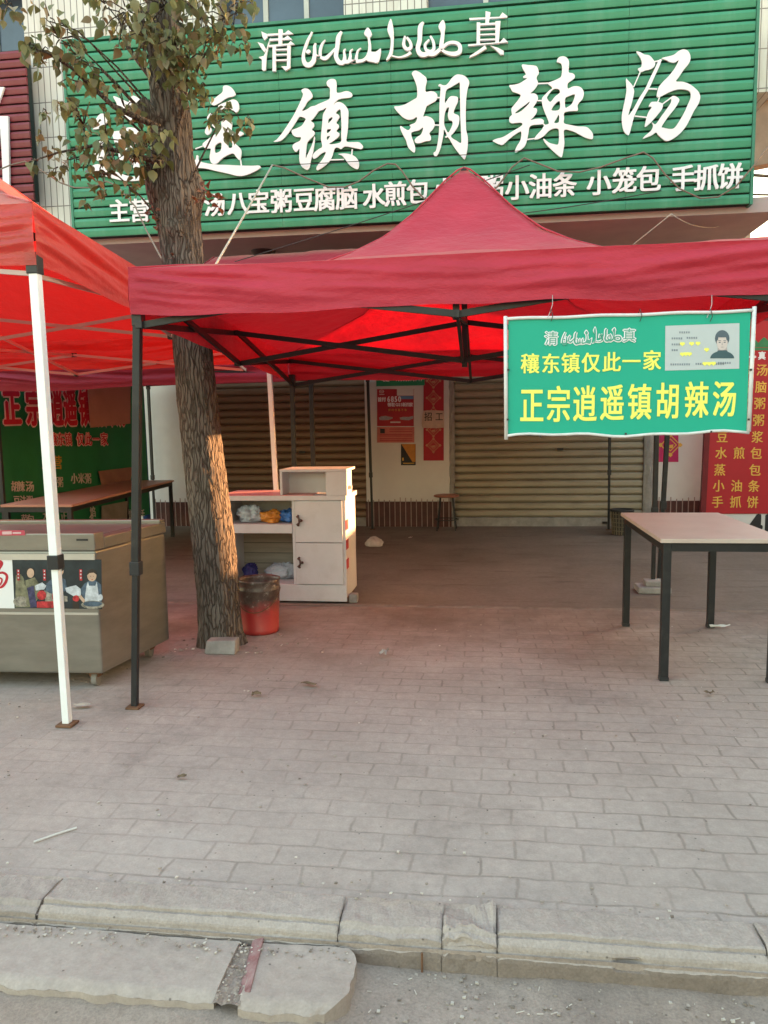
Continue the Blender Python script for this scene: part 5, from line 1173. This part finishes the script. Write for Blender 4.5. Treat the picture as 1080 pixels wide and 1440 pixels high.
# ------------------------------------------------------------------ green cloth banner at left (side wall of the rear tent)
B0 = Vector((-4.66, 6.75, 0)); B1 = Vector((-4.47, 9.75, 0)); bn = (B1-B0).normalized(); bnn = Vector((bn.y, -bn.x, 0))
bp = lambda px, py: PL(px, py, B0+bnn*.02, bnn)
bn_t = thing('cloth_banner', 'dark green cloth banner with red lettering hanging at left behind the long table', 'banner', B0)
mb = MB()
def cloth(u, v):
    p = B0.lerp(B1, u); q = .012*sin(u*23)+.010*nz((u*8, v*2, 0), 1.2); return (p.x+bnn.x*q*.6, p.y+bnn.y*q*.6, .22+1.72*v)
mb.grid(cloth, 60, 16); mb.build('cloth', M_greenbanner, bn_t, smooth=True, recalc=False)
T1 = (0, 520, .2037)
def brow(mb, s_, y, w_, h_, off, th, mi=0, lift=.0):
    for ch, x, wd in s_:
        px, py = T1[0]+x*T1[2], T1[1]+y*T1[2]
        a, b = bp(px-wd*T1[2]/2, py), bp(px+wd*T1[2]/2, py); e, d = bp(px, py-h_*T1[2]/2), bp(px, py+h_*T1[2]/2)
        put(mb, ch, bp(px, py)+bnn*lift, (b-a), (0, 0, 1), (b-a).length, (e-d).length, th, off, mi)
R1 = [('正',80,128),('宗',235,120),('逍',385,96),('遥',482,92),('镇',585,86),('胡',672,80),('辣',752,74),('汤',828,70)]
mb = MB(); brow(mb, R1, 260, 0, 265, .07, .003, 0); brow(mb, R1, 260, 0, 265, .03, .006, 1)
R2 = [('穰',365,56),('东',418,52),('镇',470,50),('仅',552,52),('此',607,50),('一',660,50),('家',718,52)]
brow(mb, R2, 480, 0, 95, .06, .003, 0); brow(mb, R2, 478, 0, 95, .01, .006, 1); mb.build('lettering', [mat('pinkish_outline', (.72, .45, .45), .6), mat('crimson_print', (.50, .01, .04), .6)], bn_t)
mb = MB(); brow(mb, [('主',320,70),('营',395,66)], 640, 0, 100, .02, .004); mb.build('lettering', mat('ochre_print', (.45, .27, .04), .6), bn_t)
mb = MB()
for s_, y in (([('胡',100,50),('辣',145,50),('汤',205,60)], 805), ([('豆',325,40),('腐',372,42),('粥',415,42)], 775), ([('小',512,48),('米',560,46),('粥',607,46)], 750), ([('豆',115,45),('沫',160,45),('粥',205,45)], 905),
              ([('菜',170,50),('包',212,52)], 1035), ([('水',322,58),('煎',380,50),('正',440,48)], 1010), ([('油',488,40),('条',635,40)], 1035), ([('馅',640,40)], 980), ([('饼',900,30),('手',985,28)], 1000)):
    brow(mb, s_, y, 0, 78, .015, .004)
mb.build('lettering', mat('greyish_print', (.55, .5, .45), .6), bn_t)
mb = MB()
brow(mb, [('清',372,52)], 70, 0, 70, .01, .004); script_pl = None
for k, (x, ph) in enumerate(((430, 0), (470, 1), (510, 2), (550, 3))):
    pts = [(x-25, 60, 8), (x-18, 95, 14), (x+5, 92, 12), (x+14, 40, 9)]
    q = brush(pts); n = len(q); h = n//2
    V = lambda p: bp(T1[0]+p[0]*T1[2], T1[1]+p[1]*T1[2])+bnn*(.004+.0006*k)
    for i in range(h-1): mb.add([V(q[i]), V(q[i+1]), V(q[n-2-i]), V(q[n-1-i])], [(0, 1, 2, 3)])
mb.build('heading', mat('pale_heading', (.5, .5, .48), .6), bn_t)
def cardb(x0, y0, x1, y1, x2, y2, x3, y3, label, m):
    V = lambda x, y: bp(T1[0]+x*T1[2], T1[1]+y*T1[2]) + bnn*.02
    P = [V(x0, y0), V(x1, y1), V(x2, y2), V(x3, y3)]; mb = MB(); mb.add(P+[p+bnn*.006 for p in P], [(3,2,1,0),(4,5,6,7),(0,1,5,4),(1,2,6,5),(2,3,7,6),(3,0,4,7)])
    tag(mb.build('paper_sheet', m, origin=tuple(P[0])), label, 'paper', 'paper sheets pasted on the green banner')
cardb(588,75,888,85,886,372,612,400, 'large plain pinkish sheet pasted over the red banner lettering', M_paper)
cardb(668,700,900,672,886,790,690,800, 'small brownish sheet on the banner just above the long table', mat('brown_paper', (.26, .14, .11), .8, .15))
cardb(690,940,868,905,865,1030,690,1070, 'greyish sheet on the banner below the long table top', mat('grey_paper', (.26, .22, .19), .8, .2))
# blue roll and white pipe beside the banner
rl = MB(); p = Y(203, 640, 9.9); rl.tube([(p.x-.02, 9.93, .02), (p.x-.03, 9.93, 1.9)], .05, 12)
tag(rl.build('rolled_tarp', mat('blue_tarp', (.03, .07, .20), .5, .4, 7, stretch=(1, 1, 4)), origin=(p.x, 9.93, 0), smooth=True), 'upright rolled dark blue tarp between the green banner and white wall', 'tarp')

# ------------------------------------------------------------------ litter on the ground
def flat_scrap(name, px, py, sx, sy, ang, m, label, cat, crump=.012, seed=0):
    p = G(px, py); mb = MB()
    def fn(u, v):
        x, y = (u-.5)*sx, (v-.5)*sy
        x *= 1-.3*abs(nz((v*3, seed, 0), 1)); y *= 1-.4*abs(nz((u*3, seed, 1), 1))
        return (p.x+x*cos(ang)-y*sin(ang), p.y+x*sin(ang)+y*cos(ang), .012+crump*(.6+nz((u*2.3, v*2.3, seed), 1)))
    mb.grid(fn, 7, 5); tag(mb.build(name, m, origin=tuple(p), recalc=False), label, cat)
M_scrap = mat('dusty_white_scrap', (.6, .57, .53), .7, .1); M_dry = mat('dry_leaf_brown', (.16, .11, .07), .8, .3)
mb = MB(); a, b = G(48, 1187), G(108, 1167); mb.tube([a+Vector((0, 0, .008)), (a+b)/2+Vector((.002, .003, .009)), b+Vector((0, 0, .008))], .0035, 6); tag(mb.build('straw', M_scrap, origin=tuple(a)), 'thin white straw lying on the pavers at lower left', 'straw')
flat_scrap('paper_scrap', 115, 996, .09, .04, .3, mat('tan_scrap', (.42, .35, .3), .8), 'crumpled tan scrap on the ground just right of the white tent foot', 'litter', seed=1)
flat_scrap('paper_scrap', 361, 981, .05, .035, .2, M_dry, 'dry brown scrap on the pavers right of the black tent foot', 'litter', .02, 2)
flat_scrap('paper_scrap', 435, 966, .09, .03, -.2, M_dry, 'long dry scrap on the pavers in front of the bucket', 'litter', .012, 3)
flat_scrap('leaf_litter', 540, 925, .07, .05, 1.2, mat('grey_scrap', (.4, .37, .35), .8), 'small crumpled grey scrap alone on the pavers near the forecourt edge', 'litter', .04, 4)
flat_scrap('leaf_litter', 998, 979, .05, .03, .3, M_dry, 'dark dry leaf on the pavers in front of the table', 'litter', .015, 5)
flat_scrap('white_ribbon', 1012, 884, .13, .022, .1, M_scrap, 'curved white strip of plastic at the back right table leg', 'litter', .015, 6)
flat_scrap('leaf_litter', 256, 1097, .035, .02, .2, M_dry, 'dark flake on the open pavers in the middle left', 'litter', .008, 7)
flat_scrap('white_scrap', 577, 758, .05, .03, .2, M_scrap, 'tiny white scrap on the forecourt near the cement lump', 'litter', .02, 8)
mb = MB(); rp = random.Random(3)
def pebble(mb, p, s_):
    vs = []
    for k in range(8):
        vs.append(p+Vector(((-1 if k & 1 else 1)*s_*rp.uniform(.5, 1), (-1 if k & 2 else 1)*s_*rp.uniform(.4, .9), (-.2 if k & 4 else 1)*s_*rp.uniform(.3, .8))))
    mb.add(vs, [(0,1,3,2),(4,6,7,5),(0,4,5,1),(1,5,7,3),(3,7,6,2),(2,6,4,0)], rp.choice((0, 0, 0, 1, 2)))
for i in range(260):
    pebble(mb, Vector((rp.uniform(-2.4, 2.4), rp.uniform(2.1, 5.4)**1.0, .006)), rp.uniform(.002, .006))
for i in range(90): pebble(mb, Vector((rp.uniform(-2.0, .9), rp.gauss(2.06, .03), .008)), rp.uniform(.002, .006))
for i in range(900):
    pebble(mb, Vector((rp.uniform(-.33, 1.2), rp.uniform(1.45, 1.875), -.087)), rp.choice((.0015, .002, .003, .0055)))
for i in range(60):
    q_ = Vector((rp.uniform(-.32, 1.1), rp.uniform(1.5, 1.87), -.085)); a_ = rp.uniform(0, 6.3); l_ = rp.uniform(.008, .022); mb.bar(q_, q_+Vector((cos(a_)*l_, sin(a_)*l_, .002)), .002, .0015, mi=1)
for i in range(160): pebble(mb, Vector((rp.uniform(-1.6, -.34), rp.gauss(1.845, .018), -.034)), rp.uniform(.002, .005))
for i in range(110): pebble(mb, Vector((rp.uniform(-.66, -.595), rp.uniform(1.66, 1.87), -.040)), rp.uniform(.0015, .004))
for i in range(50): pebble(mb, Vector((-1.66+rp.gauss(0, .22), 4.45+rp.gauss(0, .12), .008)), rp.uniform(.003, .01))
tag(mb.build('gravel', [mat('pebble_grey', (.33, .275, .235), .9, .3, 30), mat('pebble_pale', (.52, .46, .40), .9, .2, 30), mat('pebble_dark', (.19, .15, .125), .9, .2, 30)], recalc=True), 'loose grit and small stones on the kerb and pavement', 'gravel', kind='stuff')
mb = MB(); p = G(596, 1325, -.05); mb.tube([(p.x, 1.877, -.11), (p.x+.001, 1.874, -.03)], .003, 8); tag(mb.build('rusty_rod', M_rust, origin=(p.x, 1.87, -.13)), 'thin rusty rod sticking up in the kerb joint', 'rod')
COL.objects.unlink(_fo); bpy.data.objects.remove(_fo)
